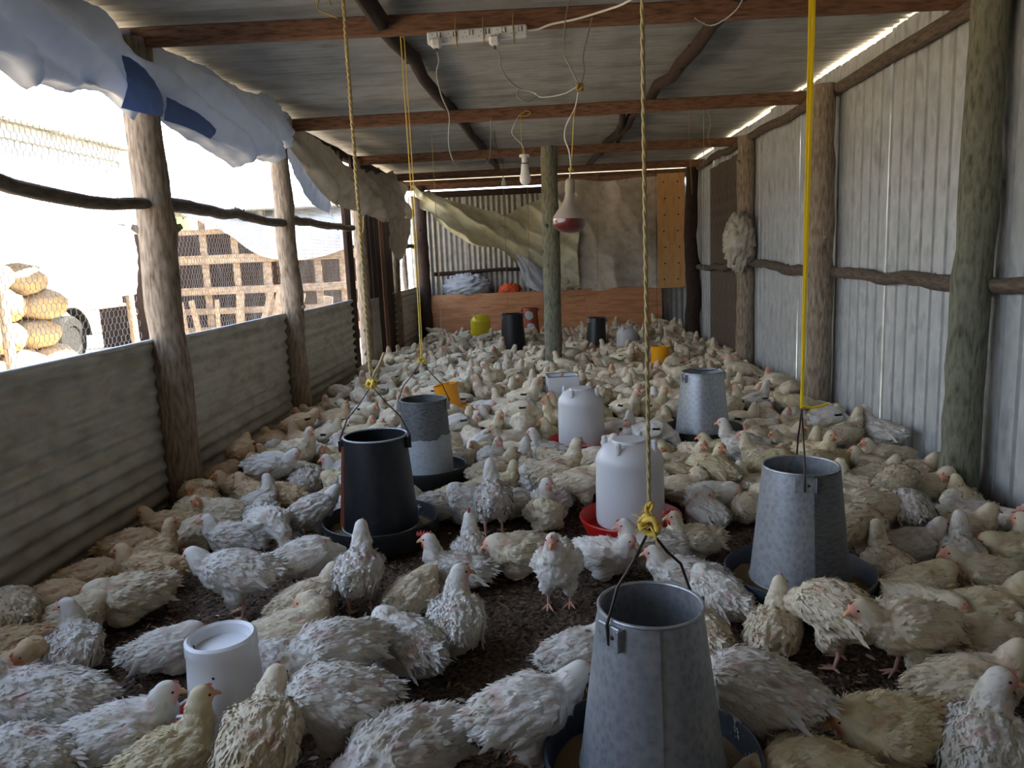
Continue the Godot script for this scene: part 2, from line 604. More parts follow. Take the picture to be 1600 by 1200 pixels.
# ------------------------------------------------------------------ the house
func structure() -> void:
	# litter floor, uneven
	var fl := setting("floor", "dark brown trodden litter floor of the poultry house", "floor")
	var noise := FastNoiseLite.new()
	noise.seed = 4
	noise.frequency = 1.6
	noise.fractal_octaves = 4
	var st := begin()
	st.set_smooth_group(1)
	var nx := 58
	var nz := 190
	var rows := []
	for i in nz + 1:
		var row := []
		for k in nx + 1:
			var p := Vector3(-2.02 + 4.0 * k / nx, 0, 1.75 - 13.2 * i / nz)
			p.y = -0.012 + 0.016 * noise.get_noise_2d(p.x * 2.0, p.z * 2.0)
			row.append(p)
		rows.append(row)
	for i in nz:
		for k in nx:
			q4(st, rows[i][k], rows[i][k + 1], rows[i + 1][k + 1], rows[i + 1][k])
	part(fl, "litter_bed", done(st), M.floor)
	part(fl, "earth_base", box_mesh(Vector3(4.0, 0.1, 13.2)), M.floor, Vector3(-0.02, -0.09, -4.85))

	# low wall of sheets lying on their side
	var wl := setting("wall_left", "low wall of ribbed iron sheets laid sideways under the open windows", "wall")
	var segs := [[1.7, -1.0, 0.82], [-0.95, -3.75, 0.82], [-3.7, -5.66, 0.81], [-5.6, -7.55, 0.80], [-9.5, -11.3, 0.775]]
	var k2 := 0
	for s in segs:
		var ln: float = s[0] - s[1]
		sheet(wl, "wall_sheet", Vector3(-1.985, -0.04, s[0]), Vector3(0, 0, -ln), Vector3(0, s[2] + 0.04, 0), 0.076, 0.022, false, M.zinc_low, 0.02, 20 + k2, 14)
		var lip := begin()
		tube(lip, hang(Vector3(0, 0, 0), Vector3(0, 0, -ln), 0.004, 10, 0.02, 5 + k2), [0.011], 8)
		part(wl, "top_edge", done(lip), M.zinc_wall, Vector3(-1.975, s[2], s[0]))
		k2 += 1
	sheet(wl, "wall_sheet", Vector3(-1.90, 0.0, -8.08), Vector3(0, 0.78, 0), Vector3(0, 0, -0.34), 0.076, 0.018, false, M.zinc_back, 0.01, 33)

	for k in 2:  # unseen upper sheets, added beside the viewer to dim the front birds
		sheet(wl, "wall_sheet", Vector3(-2.02, 0.8, 1.7 - 0.79 * k), Vector3(0, 1.46, 0), Vector3(0, 0, -0.80), 0.076, 0.02, false, M.zinc_low, 0.01, 35 + k)

	# tall wall of box-profile sheets
	var wr := setting("wall_right", "tall wall of upright box-profile galvanized sheets", "wall")
	for k in 17:
		var z := 1.7 - 0.78 * k
		sheet(wr, "wall_sheet", Vector3(1.925 + 0.004 * (k % 2), -0.06, z), Vector3(0, 2.348 + 0.010 * sin(k * 2.1), 0), Vector3(0, 0, -0.80), 0.13, 0.02, true, M.zinc_wall, 0.003, 40 + k)

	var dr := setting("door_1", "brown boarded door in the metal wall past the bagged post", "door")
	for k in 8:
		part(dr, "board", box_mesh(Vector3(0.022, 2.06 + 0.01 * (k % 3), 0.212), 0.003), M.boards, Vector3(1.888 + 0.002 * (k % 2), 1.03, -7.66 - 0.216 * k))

	var wb := setting("wall_back", "end wall of upright ribbed iron sheets", "wall")
	for k in 5:
		sheet(wb, "wall_sheet", Vector3(1.94 - 0.79 * k, -0.03, -11.32 - 0.004 * (k % 2)), Vector3(0, 2.12, 0), Vector3(-0.81, 0, 0), 0.076, 0.02, false, M.zinc_back, 0.008, 60 + k)

	var wf := setting("wall_front", "end wall of ribbed iron sheets behind the viewer", "wall")
	for k in 5:
		sheet(wf, "wall_sheet", Vector3(-2.0 + 0.79 * k, 0.0, 1.72 + 0.004 * (k % 2)), Vector3(0, 2.28, 0), Vector3(0.81, 0, 0), 0.076, 0.02, false, M.zinc_back, 0.008, 70 + k)

	var ce := setting("ceiling", "roof of corrugated iron sheets seen from below", "ceiling")
	for k in 18:
		var z := 1.95 - 0.76 * k
		sheet(ce, "roof_sheet", Vector3(-2.28, 2.305 + 0.004 * (k % 2), z), Vector3(4.5, 0, 0), Vector3(0, 0, -0.80), 0.076, 0.02, false, M.roof, 0.012, 80 + k, 12)


func post(called: String, x: float, z: float, top: float, r0: float, r1: float, m: Material, label: String, bend := 0.03, sd := 1, lean := Vector3.ZERO) -> void:
	solo(called, pole_mesh(Vector3(0, -0.03, 0), Vector3(0, top, 0) + lean, r0, r1, bend, sd, 18, 14, 0.18, 3), m, label, "post", Vector3(x, 0, z))
	taken.append([x, z, r0 + 0.03])


func timber() -> void:
	post("log_post", -1.93, -3.75, 2.24, 0.098, 0.078, M.post, "thick grey log post between the two widest open windows", 0.02, 3)
	post("log_post", -1.93, -5.65, 2.22, 0.085, 0.062, M.post, "slimmer split log post under the gathered end of white tarpaulin", 0.025, 4)
	post("log_post", -1.93, -0.9, 2.24, 0.085, 0.075, M.post, "log post in the low wall beside the viewer", 0.02, 5)
	post("log_post", 1.79, -3.42, 2.24, 0.078, 0.072, M.post_mossy, "greenish log post at metal wall by the red scrap", 0.015, 6, Vector3(0.03, 0, 0))
	post("log_post", 1.79, -5.28, 2.16, 0.082, 0.078, M.post, "brown log post at metal wall behind the yellow strap", 0.03, 7)
	post("log_post", 1.83, -7.42, 2.16, 0.082, 0.08, M.post, "grey log post at metal wall with a plastic bag tied on", 0.01, 8)
	post("log_post", 1.80, -10.0, 2.2, 0.10, 0.07, M.wood_dark, "dark crooked log post near the pale plywood panel", 0.05, 9)
	post("log_post", 1.79, -1.3, 2.24, 0.088, 0.082, M.post_mossy, "mossy log post at metal wall beside the viewer", 0.02, 10)
	post("log_post", 0.0, -7.38, 2.15, 0.085, 0.078, M.post_mossy, "grey log post standing free in the middle of the flock", 0.012, 11, Vector3(0.02, 0, 0))
	post("log_post", -1.82, -11.08, 2.2, 0.085, 0.08, M.wood_dark, "dark post in the corner by the end wall", 0.02, 12)
	post("log_post", -1.95, -7.95, 2.2, 0.07, 0.062, M.post, "round brown post beside the dark timber slabs", 0.015, 13)
	post("log_post", -1.97, -9.72, 2.0, 0.065, 0.055, M.post, "weathered post between timber slabs and the far small window", 0.02, 14)
	post("log_post", -2.03, -10.75, 2.0, 0.04, 0.034, M.post, "thin pole standing in the far small window", 0.01, 15)

	# upright dark slabs closing the wall
	var grp := "upright timber slabs in the low wall"
	var slabs := [[-7.62, 0.20, 1.85, M.wood_dark], [-8.36, 0.22, 2.2, M.wood_dark], [-8.62, 0.20, 2.2, M.wood_dark], [-8.86, 0.2, 2.15, M.wood_dark], [-9.10, 0.18, 2.2, M.beam], [-9.32, 0.18, 2.1, M.wood_dark], [-9.53, 0.17, 2.0, M.wood_dark]]
	var slab_label := ["short dark slab ending the wire windows", "dark timber slab next to the round brown post", "dark timber slab in the slatted stretch of wall", "dark timber slab in the slatted stretch of wall", "reddish brown timber slab among darker slabs", "dark timber slab in the slatted stretch of wall", "dark timber slab next to the far small window"]
	for i in slabs.size():
		var s: Array = slabs[i]
		var stb := begin()
		box(stb, Transform3D(Basis(Vector3.RIGHT, rng.randf_range(-0.012, 0.012)), Vector3(0, s[2] * 0.5, 0)), Vector3(0.045, s[2], s[1]), 0.008)
		solo("timber_slab", done(stb), s[3], slab_label[i], "timber", Vector3(-1.99, 0, s[0]), grp)

	# rails of crooked branches through the windows and along the metal wall
	var lr := [[Vector3(-1.93, 1.45, 0.9), Vector3(-1.93, 1.46, -0.9)], [Vector3(-1.93, 1.46, -0.85), Vector3(-1.93, 1.475, -3.72)], [Vector3(-1.93, 1.50, -3.72), Vector3(-1.93, 1.475, -5.62)], [Vector3(-1.93, 1.49, -5.6), Vector3(-1.93, 1.50, -7.6)], [Vector3(-1.95, 1.42, -9.7), Vector3(-1.95, 1.36, -11.1)]]
	var lrl := ["crooked branch rail across the window beside the viewer", "dark crooked branch rail across the window before the thick grey post", "wavy branch rail between the thick grey post and slimmer split post", "branch rail across the wire window up to the dark slab", "short branch rail across the far small window"]
	for i in lr.size():
		var a: Vector3 = lr[i][0]
		solo("branch_rail", pole_mesh(Vector3.ZERO, lr[i][1] - a, 0.036, 0.028, 0.05, 30 + i, 18, 9, 0.3, 4), M.rail, lrl[i], "rail", a)
	var rr := [[Vector3(1.86, 0.93, 0.9), Vector3(1.86, 0.94, -1.3)], [Vector3(1.86, 0.94, -1.3), Vector3(1.86, 0.945, -3.42)], [Vector3(1.86, 0.935, -3.42), Vector3(1.86, 0.965, -5.25)], [Vector3(1.86, 0.965, -5.25), Vector3(1.86, 1.0, -7.4)], [Vector3(1.86, 0.98, -7.4), Vector3(1.86, 0.93, -9.95)]]
	var rrl := ["thick branch rail on the metal wall beside the viewer", "thick branch rail on the metal wall before the greenish post", "gnarled branch rail between the greenish post and the brown post", "branch rail between brown post and the post with plastic bag", "thin branch rail beyond the post with the plastic bag"]
	for i in rr.size():
		var a: Vector3 = rr[i][0]
		solo("branch_rail", pole_mesh(Vector3.ZERO, rr[i][1] - a, 0.042, 0.034, 0.04, 40 + i, 18, 10, 0.3, 4), M.rail, rrl[i], "rail", a)
	solo("branch_rail", pole_mesh(Vector3.ZERO, Vector3(2.0, 0.03, 0), 0.03, 0.026, 0.03, 48, 12, 8, 0.25), M.wood_dark_x, "dark branch rail across the end wall above the white bag", "rail", Vector3(-1.7, 0.96, -11.24))

	# wall plates under the roof
	solo("wall_plate", pole_mesh(Vector3.ZERO, Vector3(0, 0, -5.2), 0.042, 0.038, 0.02, 51, 16, 9, 0.12, 1), M.rail, "long pole under the eave of the metal wall", "beam", Vector3(1.87, 2.13, -0.2))
	solo("wall_plate", pole_mesh(Vector3.ZERO, Vector3(0, 0.03, -5.4), 0.038, 0.035, 0.04, 52, 16, 9, 0.2, 2), M.rail, "crooked pole under the eave at the metal wall's far end", "beam", Vector3(1.87, 2.13, -5.35))
	solo("wall_plate", pole_mesh(Vector3.ZERO, Vector3(0, 0.02, -6.6), 0.05, 0.045, 0.03, 53, 16, 9, 0.15, 1), M.wood_dark_z, "dark pole under the eave above the wide open windows", "beam", Vector3(-1.99, 2.2, 0.9))
	solo("wall_plate", pole_mesh(Vector3.ZERO, Vector3(0, 0.0, -5.6), 0.05, 0.045, 0.03, 54, 16, 9, 0.15, 1), M.wood_dark_z, "dark pole under the eave above the timber slabs", "beam", Vector3(-1.99, 2.2, -5.7))
	for i in 4:
		var stc := begin()
		box(stc, Transform3D(Basis(Vector3.RIGHT, 0.05 * (i - 1.5)), Vector3(0, 0.12, 0)), Vector3(0.03, 0.26, 0.09), 0.006)
		solo("timber_offcut", done(stc), M.wood_dark, "short dark offcut nailed under the eave behind the tarpaulin", "timber", Vector3(-1.93, 1.95, -6.9 - 0.42 * i), "offcuts under the eave")

	# sawn beams across the roof and poles along it
	var beams := [[0.6, "sawn roof beam above the viewer"], [-1.5, "sawn roof beam in front of the one carrying the socket strip"], [-3.74, "sawn reddish roof beam carrying the white socket strip"], [-5.86, "sawn reddish roof beam with the looped string over the bulb"], [-8.0, "sawn roof beam just behind the centre log post"], [-9.75, "sawn roof beam over the middle of the slatted wall"], [-10.55, "thin roof beam near the yellowish tarpaulin"], [-11.16, "sawn roof beam over the end wall's light gap"]]
	for i in beams.size():
		var stb := begin()
		box(stb, Transform3D(Basis(Vector3.UP, rng.randf_range(-0.006, 0.006)), Vector3.ZERO), Vector3(3.95, 0.085 if i != 6 else 0.05, 0.05), 0.006)
		solo("roof_beam", done(stb), M.beam, beams[i][1], "beam", Vector3(-0.04, 2.19 if i != 2 else 2.222, beams[i][0])).rotation.z = -0.012 if i == 2 else 0.0
	solo("roof_pole", pole_mesh(Vector3.ZERO, Vector3(0.2, 0, -9.3), 0.042, 0.034, 0.06, 61, 24, 9, 0.3, 6), M.wood_dark_z, "dark knotty roof pole running above the socket strip's end", "beam", Vector3(-0.82, 2.262, -0.6))
	solo("roof_pole", pole_mesh(Vector3.ZERO, Vector3(-0.58, 0, -9.3), 0.04, 0.034, 0.045, 62, 26, 9, 0.35, 12), M.wood_dark_z, "dark twiggy roof pole running above the heat lamp", "beam", Vector3(1.10, 2.262, -0.6))
	solo("roof_pole", pole_mesh(Vector3.ZERO, Vector3(0.14, 0.0, -1.9), 0.028, 0.022, 0.05, 63, 12, 8, 0.35, 4), M.wood_dark_z, "short dark branch beside the twiggy roof pole", "beam", Vector3(0.60, 2.26, -6.4))

	# boards at the end wall
	var sta := begin()
	box(sta, Transform3D(Basis(), Vector3(0, 0.33, 0)), Vector3(2.36, 0.66, 0.018), 0.002)
	solo("plywood_board", done(sta), M.ply, "long orange plywood board standing along the end wall", "board", Vector3(-0.68, 0.0, -11.1))
	var stc2 := begin()
	box(stc2, Transform3D(Basis(), Vector3(0, 0.335, 0)), Vector3(1.08, 0.67, 0.018), 0.002)
	solo("plywood_board", done(stc2), M.ply, "shorter orange plywood board with knots beside the pale panel", "board", Vector3(1.02, 0.0, -11.07))
	var pp := thing("plywood_sheet", "pale yellow plywood panel standing upright by the dark crooked post", "board", Vector3(1.675, 0.64, -10.9))
	var std := begin()
	box(std, Transform3D(Basis(), Vector3(0, 0.79, 0)), Vector3(0.37, 1.58, 0.015), 0.002)
	part(pp, "panel", done(std), M.ply_pale)
	for i in 7:
		for s in [-0.1, 0.09]:
			var stn := begin()
			lathe(stn, [Vector2(0, 0.004), Vector2(0.011, 0.003), Vector2(0.012, 0)], 8)
			var b := part(pp, "knot", done(stn), M.wood_dark, Vector3(s + 0.01 * (i % 3), 0.12 + i * 0.22, 0.008))
			b.rotation.x = PI / 2
	var ste := begin()
	box(ste, Transform3D(Basis(), Vector3.ZERO), Vector3(1.75, 0.09, 0.03), 0.004)
	solo("plank", done(ste), M.wood_dark_x, "dark plank along the top of the end wall", "timber", Vector3(-0.85, 2.085, -11.25))


func tarps() -> void:
	var z1 := [-0.9, -1.8, -2.67, -3.08, -3.45, -3.79, -4.3, -4.81, -5.22, -5.62]
	var yb := [1.90, 1.87, 1.86, 1.86, 1.88, 1.86, 1.76, 1.79, 1.92, 2.10]
	var bulge := [0.06, 0.08, 0.10, 0.10, 0.05, 0.08, 0.17, 0.18, 0.12, 0.03]
	var r0 := []
	var r1 := []
	var r2 := []
	var r3 := []
	var r4 := []
	for i in z1.size():
		var z: float = z1[i]
		r0.append(Vector3(-1.93, 2.275, z))
		r1.append(Vector3(-1.88 + bulge[i] * 0.5, lerpf(2.27, yb[i], 0.3), z - 0.02))
		r2.append(Vector3(-1.88 + bulge[i], lerpf(2.27, yb[i], 0.62) + (0.03 if i % 2 else -0.02), z + (0.05 if i % 2 else -0.04)))
		r3.append(Vector3(-1.88 + bulge[i] * 1.05, lerpf(2.27, yb[i], 0.93), z))
		r4.append(Vector3(-1.90 + bulge[i] * 0.4, yb[i], z))
	solo("tarpaulin", cloth_mesh([r0, r1, r2, r3, r4], 14, 0.014, 5, 2.6, Vector3(0, 13, -4.5), 0.06), M.tarp, "white rolled-up tarpaulin swagged above the widest open windows", "tarpaulin")
	var bl := [[Vector3(-1.775, 2.06, -3.33), Vector3(-1.76, 2.05, -3.45), Vector3(-1.78, 2.0, -3.60)], [Vector3(-1.75, 1.95, -3.30), Vector3(-1.73, 1.95, -3.46), Vector3(-1.76, 1.94, -3.64)], [Vector3(-1.78, 1.84, -3.29), Vector3(-1.76, 1.845, -3.46), Vector3(-1.79, 1.87, -3.66)]]
	solo("tarpaulin_scrap", cloth_mesh(bl, 8, 0.012, 6, 7.0), M.tarp_blue, "dark blue tarpaulin scrap hanging over the thick grey post", "tarpaulin")
	var bl2 := [[Vector3(-1.79, 1.97, -3.72), Vector3(-1.74, 1.93, -3.95), Vector3(-1.73, 1.88, -4.12)], [Vector3(-1.80, 1.86, -3.70), Vector3(-1.77, 1.85, -3.92), Vector3(-1.76, 1.83, -4.10)]]
	solo("tarpaulin_scrap", cloth_mesh(bl2, 8, 0.012, 8, 7.0), M.tarp_blue, "narrow blue tarpaulin scrap just past the thick grey post", "tarpaulin")

	var z2 := [-5.62, -5.9, -6.4, -6.9, -7.6, -8.7, -9.6, -10.3]
	var t2 := [2.24, 2.20, 2.17, 2.12, 2.07, 2.13, 2.24, 2.25]
	var b2 := [2.08, 1.90, 1.71, 1.65, 1.63, 1.60, 1.62, 1.70]
	r0 = []
	r1 = []
	r2 = []
	r3 = []
	for i in z2.size():
		var z: float = z2[i]
		var bu := 0.14 * sin(PI * (i + 0.5) / 8.0)
		r0.append(Vector3(-1.92, t2[i], z))
		r1.append(Vector3(-1.89 + bu, lerpf(t2[i], b2[i], 0.4), z + (0.06 if i % 2 else -0.05)))
		r2.append(Vector3(-1.87 + bu, lerpf(t2[i], b2[i], 0.8), z - (0.05 if i % 2 else -0.05)))
		r3.append(Vector3(-1.90 + bu * 0.6, b2[i], z))
	solo("tarpaulin", cloth_mesh([r0, r1, r2, r3], 14, 0.014, 9, 2.4, Vector3(0, 12, -4), 0.055), M.sheeting, "grey plastic sheeting drooping along the eave above the timber slabs", "tarpaulin")
	var t3 := [[Vector3(-1.83, 1.70, -8.8), Vector3(-1.78, 1.68, -9.4), Vector3(-1.82, 1.72, -10.2)], [Vector3(-1.82, 1.5, -8.8), Vector3(-1.79, 1.45, -9.4), Vector3(-1.82, 1.52, -10.1)], [Vector3(-1.86, 1.33, -8.9), Vector3(-1.84, 1.18, -9.45), Vector3(-1.84, 1.40, -10.05)]]
	solo("tarpaulin_scrap", cloth_mesh(t3, 8, 0.02, 12, 4.0), M.sheeting, "torn grey sheeting end hanging before the timber slabs", "tarpaulin")
	var t4 := [[Vector3(-1.86, 2.12, -5.75), Vector3(-1.84, 1.98, -6.0), Vector3(-1.84, 1.86, -6.3), Vector3(-1.86, 1.78, -6.7)], [Vector3(-1.93, 2.0, -5.75), Vector3(-1.92, 1.82, -5.95), Vector3(-1.93, 1.66, -6.3), Vector3(-1.92, 1.60, -6.75)]]
	solo("tarpaulin_scrap", cloth_mesh(t4, 10, 0.025, 14, 6.0), M.tarp, "ragged translucent plastic edge below the grey sheeting", "tarpaulin")

	# yellowish cloth slung from the corner, dirty sheet on the end wall
	var xa := [-1.85, -1.57, -1.09, -0.69, -0.37, 0.02, 0.40]
	var ya := [2.24, 2.05, 1.90, 1.76, 1.85, 2.0, 2.08]
	var yc := [2.17, 1.72, 1.36, 1.27, 0.95, 0.72, 0.72]
	r0 = []
	r1 = []
	r2 = []
	r3 = []
	for i in xa.size():
		var zz: float = -10.6 - 0.4 * minf(1.0, i / 4.0)
		r0.append(Vector3(xa[i], ya[i], zz))
		r1.append(Vector3(xa[i] + 0.02, lerpf(ya[i], yc[i], 0.35), zz + 0.09 * (1.0 if i % 2 else 0.4)))
		r2.append(Vector3(xa[i] - 0.02, lerpf(ya[i], yc[i], 0.7), zz + 0.05 * (0.2 if i % 2 else 1.2)))
		r3.append(Vector3(xa[i], yc[i], zz + 0.02))
	solo("tarpaulin", cloth_mesh([r0, r1, r2, r3], 14, 0.015, 17, 3.0, Vector3(6, 11, 0), 0.06), M.tarp_yellow, "yellowish tarpaulin slung from the corner across the end wall", "tarpaulin")
	var rows := []
	for i in 5:
		var row := []
		for k in 6:
			row.append(Vector3(0.05 + 1.46 * k / 5.0 + 0.02 * sin(i * 2.0), lerpf(2.16 + 0.02 * sin(k * 1.7), 0.66 + 0.03 * sin(k * 2.3), i / 4.0), -11.02 + 0.03 * sin(k * 2.1 + i * 0.6)))
		rows.append(row)
	solo("tarpaulin", cloth_mesh(rows, 14, 0.015, 19, 2.0, Vector3(5, 1.8, 0), 0.04), M.sheeting, "dirty grey-beige plastic sheet hung flat on the end wall", "tarpaulin")
	solo("tarpaulin_scrap", cloth_mesh([[Vector3(-0.5, 1.22, -10.93), Vector3(-0.3, 1.1, -10.9), Vector3(-0.05, 0.9, -10.93)], [Vector3(-0.42, 0.95, -10.9), Vector3(-0.26, 0.82, -10.87), Vector3(0.0, 0.74, -10.9)], [Vector3(-0.36, 0.75, -10.94), Vector3(-0.2, 0.68, -10.92), Vector3(0.02, 0.66, -10.94)]], 8, 0.03, 21, 6.0), M.tarp, "crumpled clear plastic corner under the yellowish tarpaulin", "tarpaulin")
	solo("plastic_bag", lump_mesh(Vector3(0.27, 0.15, 0.07), 25, 0.5, 2.6), M.tarp, "crumpled white plastic bag stuffed behind the orange plywood board", "bag", Vector3(-1.22, 0.76, -11.16))
	solo("plastic_bag", lump_mesh(Vector3(0.13, 0.07, 0.05), 26, 0.5, 3.2), mat(Color(0.88, 0.36, 0.16), 0.6), "small orange plastic bag on top of the plywood board", "bag", Vector3(-0.6, 0.70, -11.16))
	solo("plastic_bag", lump_mesh(Vector3(0.115, 0.21, 0.085), 28, 0.5, 2.5), M.sheeting, "dusty plastic bag tied to the grey log post", "bag", Vector3(1.74, 1.2, -7.30))


# wire netting: hexagons of thin wire, one object for each window
func openings() -> void:
	netting("wire_netting", -1.0, -3.72, 0.80, 2.2, "hexagonal wire netting over the window before the thick grey post")
	netting("wire_netting", -3.78, -5.6, 0.80, 2.2, "hexagonal wire netting between the thick grey and slimmer posts")
	netting("wire_netting", -5.7, -7.55, 0.80, 2.1, "hexagonal wire netting over the window before the dark slab")
	netting("wire_netting", -9.8, -11.2, 0.78, 1.75, "hexagonal wire netting over the far small window")


func netting(called: String, z0: float, z1: float, y0: float, y1: float, label: String) -> void:
	var s := 0.020
	var w := s * sqrt(3.0)
	var vs := PackedVector3Array()
	var ns := PackedVector3Array()
	var ix := PackedInt32Array()
	var dirs := [Vector3(0.58, 0.58, 0.58), Vector3(-0.8, 0.6, 0), Vector3(0.3, -0.85, -0.3)]
	var nj := int((y1 - y0) / (1.5 * s))
	var ni := int((z0 - z1) / w)
	var nz := FastNoiseLite.new()
	nz.frequency = 1.5
	for j in nj:
		for i in ni:
			var cz := -(i + 0.5 * (j % 2)) * w
			var cy := j * 1.5 * s + s
			var ps := [Vector3(0, cy + s, cz), Vector3(0, cy + s * 0.5, cz - w * 0.5), Vector3(0, cy - s * 0.5, cz - w * 0.5), Vector3(0, cy - s, cz)]
			for k in 4:
				ps[k].x = 0.02 * nz.get_noise_2d(ps[k].y * 1.4, ps[k].z * 1.4)
			for k in 3:
				var a: Vector3 = ps[k]
				var b: Vector3 = ps[k + 1]
				var d := (b - a).normalized()
				var x := Vector3.RIGHT
				var y := d.cross(x)
				var base := vs.size()
				var rad := 0.0011 if k != 1 else 0.0016
				for e in 3:
					var u := x * cos(TAU * e / 3.0) + y * sin(TAU * e / 3.0)
					vs.append(a + u * rad)
					vs.append(b + u * rad)
					ns.append(u)
					ns.append(u)
				for e in 3:
					var e2 := (e + 1) % 3
					ix.append_array(PackedInt32Array([base + e * 2, base + e * 2 + 1, base + e2 * 2 + 1, base + e * 2, base + e2 * 2 + 1, base + e2 * 2]))
	var arr := []
	arr.resize(Mesh.ARRAY_MAX)
	arr[Mesh.ARRAY_VERTEX] = vs
	arr[Mesh.ARRAY_NORMAL] = ns
	arr[Mesh.ARRAY_INDEX] = ix
	var me := ArrayMesh.new()
	me.add_surface_from_arrays(Mesh.PRIMITIVE_TRIANGLES, arr)
	var o := solo(called, me, M.wire_zinc, label, "netting", Vector3(-2.035, y0, z0))
	o.set_meta("kind", "stuff")


# ------------------------------------------------------------------ the yard outside
func outside() -> void:
	var g := setting("ground", "sunlit bare earth yard outside", "ground")
	part(g, "earth", box_mesh(Vector3(90, 0.2, 90)), M.yard, Vector3(-10, -0.25, -10))

	var sh := thing("neighbour_shed", "open-fronted shed with pale ribbed iron gable strip across the yard", "shed", Vector3(-6.0, -0.15, -10.9))
	for k in 8:
		sheet(sh, "front_sheet", Vector3(0, 2.0, 0.0 + 0.9 * (k + 1)), Vector3(0, 0.86, 0), Vector3(0, 0, -0.92), 0.15, 0.02, true, M.zinc_wall, 0.01, 200 + k, 2)
	for z in [0.0, 2.6, 5.2, 7.2]:
		part(sh, "post", pole_mesh(Vector3.ZERO, Vector3(0, 2.85, 0), 0.06, 0.055, 0.02, int(z * 10) + 70, 8, 8), M.post, Vector3(-0.1, 0, z))
	part(sh, "fascia", box_mesh(Vector3(0.05, 0.16, 7.6), 0.005), M.zinc_low, Vector3(0.03, 2.93, 3.6))
	for k in 8:
		sheet(sh, "roof_sheet", Vector3(0.25, 3.02, 0.95 * (k + 1) - 0.2), Vector3(-5.4, 0.6, 0), Vector3(0, 0, -0.97), 0.076, 0.02, false, M.roof, 0.01, 220 + k, 3)
	part(sh, "back_wall", box_mesh(Vector3(0.06, 3.4, 7.6)), M.zinc_low, Vector3(-4.9, 1.7, 3.6))
	part(sh, "side_wall", box_mesh(Vector3(4.8, 3.2, 0.05)), M.zinc_low, Vector3(-2.5, 1.6, 7.3))
	part(sh, "hanging_sheet", cloth_mesh([[Vector3(0.05, 2.0, 1.7), Vector3(0.1, 2.0, 1.1), Vector3(0.06, 1.98, 0.4), Vector3(0.1, 1.95, 0.1)], [Vector3(0.08, 1.5, 1.65), Vector3(0.16, 1.5, 1.05), Vector3(0.08, 1.5, 0.45), Vector3(0.14, 1.5, 0.12)], [Vector3(0.05, 1.05, 1.55), Vector3(0.12, 1.0, 1.0), Vector3(0.05, 1.0, 0.5), Vector3(0.1, 1.02, 0.2)]], 8, 0.03, 31, 4.0), M.tarp)

	var sacks := [[-6.65, 0.2, -9.15], [-6.7, 0.2, -8.5], [-6.65, 0.58, -8.85], [-6.7, 0.95, -9.0], [-6.65, 1.3, -8.75], [-6.65, 0.2, -9.75], [-6.7, 0.56, -9.55], [-6.65, 0.92, -9.7], [-6.7, 1.25, -9.45]]
	for i in sacks.size():
		solo("feed_sack", lump_mesh(Vector3(0.3, 0.21, 0.38), 300 + i, 0.2, 1.6, false, 20, 12), M.sackcloth, ["bottom tan sack of the shed pile, beside the trailer side", "plump tan sack in the pile under the neighbouring shed"][0 if i == 5 else 1], "sack", Vector3(sacks[i][0], sacks[i][1] - 0.12, sacks[i][2]), "sacks piled in the shed")

	var ct := thing("trailer", "pale flat-sided trailer with a black wheel under an arched mudguard", "trailer", Vector3(-7.62, -0.15, -11.1), 0.05)
	part(ct, "body", box_mesh(Vector3(0.9, 0.42, 2.6), 0.02), M.cart, Vector3(-0.3, 0.98, -0.9))
	part(ct, "floor_edge", box_mesh(Vector3(0.96, 0.06, 2.66), 0.01), M.post, Vector3(-0.3, 0.77, -0.9))
	var wst := begin()
	lathe(wst, [Vector2(0.0, -0.07), Vector2(0.19, -0.07), Vector2(0.21, -0.09), Vector2(0.33, -0.09), Vector2(0.36, -0.05), Vector2(0.36, 0.05), Vector2(0.33, 0.09), Vector2(0.21, 0.09), Vector2(0.19, 0.07), Vector2(0, 0.07)], 28)
	var wh := part(ct, "wheel", done(wst), M.tyre, Vector3(0.32, 0.36, -0.1))
	wh.rotation.z = PI / 2
	var ms := begin()
	var mp := []
	for k in 17:
		var a := PI * k / 16.0
		mp.append(Vector3(0.32, 0.38 + 0.46 * sin(a), -0.1 + 0.46 * cos(a)))
	for k in 16:
		bar(ms, mp[k], mp[k + 1], 0.22, 0.015, Vector3.RIGHT)
	part(ct, "mudguard", done(ms), M.tyre)

	solo("boulder", lump_mesh(Vector3(0.26, 0.44, 0.26), 320, 0.2, 1.0, false, 32, 22), M.post, "grey rounded boulder lying on the sunlit yard", "stone", Vector3(-7.4, 0.27, -10.0))

	# goat pen of pallets with a tarpaulin over it
	var pen := thing("pallet_pen", "pen of weathered pallet boards under a white cover across the yard", "pen", Vector3(-4.5, -0.15, -12.0))
	for b in [[1.47, 0.14], [0.98, 0.12], [0.66, 0.10], [0.35, 0.12], [1.9, 0.08]]:
		for s in [[-1.5, 0.7], [-0.1, 1.45]]:
			part(pen, "board", box_mesh(Vector3(s[1] * 2.0 - 0.02, b[1], 0.025), 0.004), M.pallet, Vector3(s[0] + s[1] * 0.35, b[0], 0.02 * rng.randf()))
	for x in [-1.45, -0.95, -0.45, 0.05, 0.45, 0.85, 1.25]:
		part(pen, "slat", box_mesh(Vector3(0.11, 2.0 - 0.5 * (int(x * 10) % 2), 0.022), 0.004), M.pallet, Vector3(x, 0.95, -0.04))
	for x in [-1.5, 0.0, 1.35]:
		part(pen, "post", pole_mesh(Vector3.ZERO, Vector3(0, 2.2, 0), 0.05, 0.045, 0.02, int(x * 10) + 400, 8, 8), M.post, Vector3(x, 0, -0.1))
	part(pen, "back_wall", box_mesh(Vector3(5.4, 2.0, 0.05)), M.wood_dark, Vector3(-1.0, 1.0, -1.6))
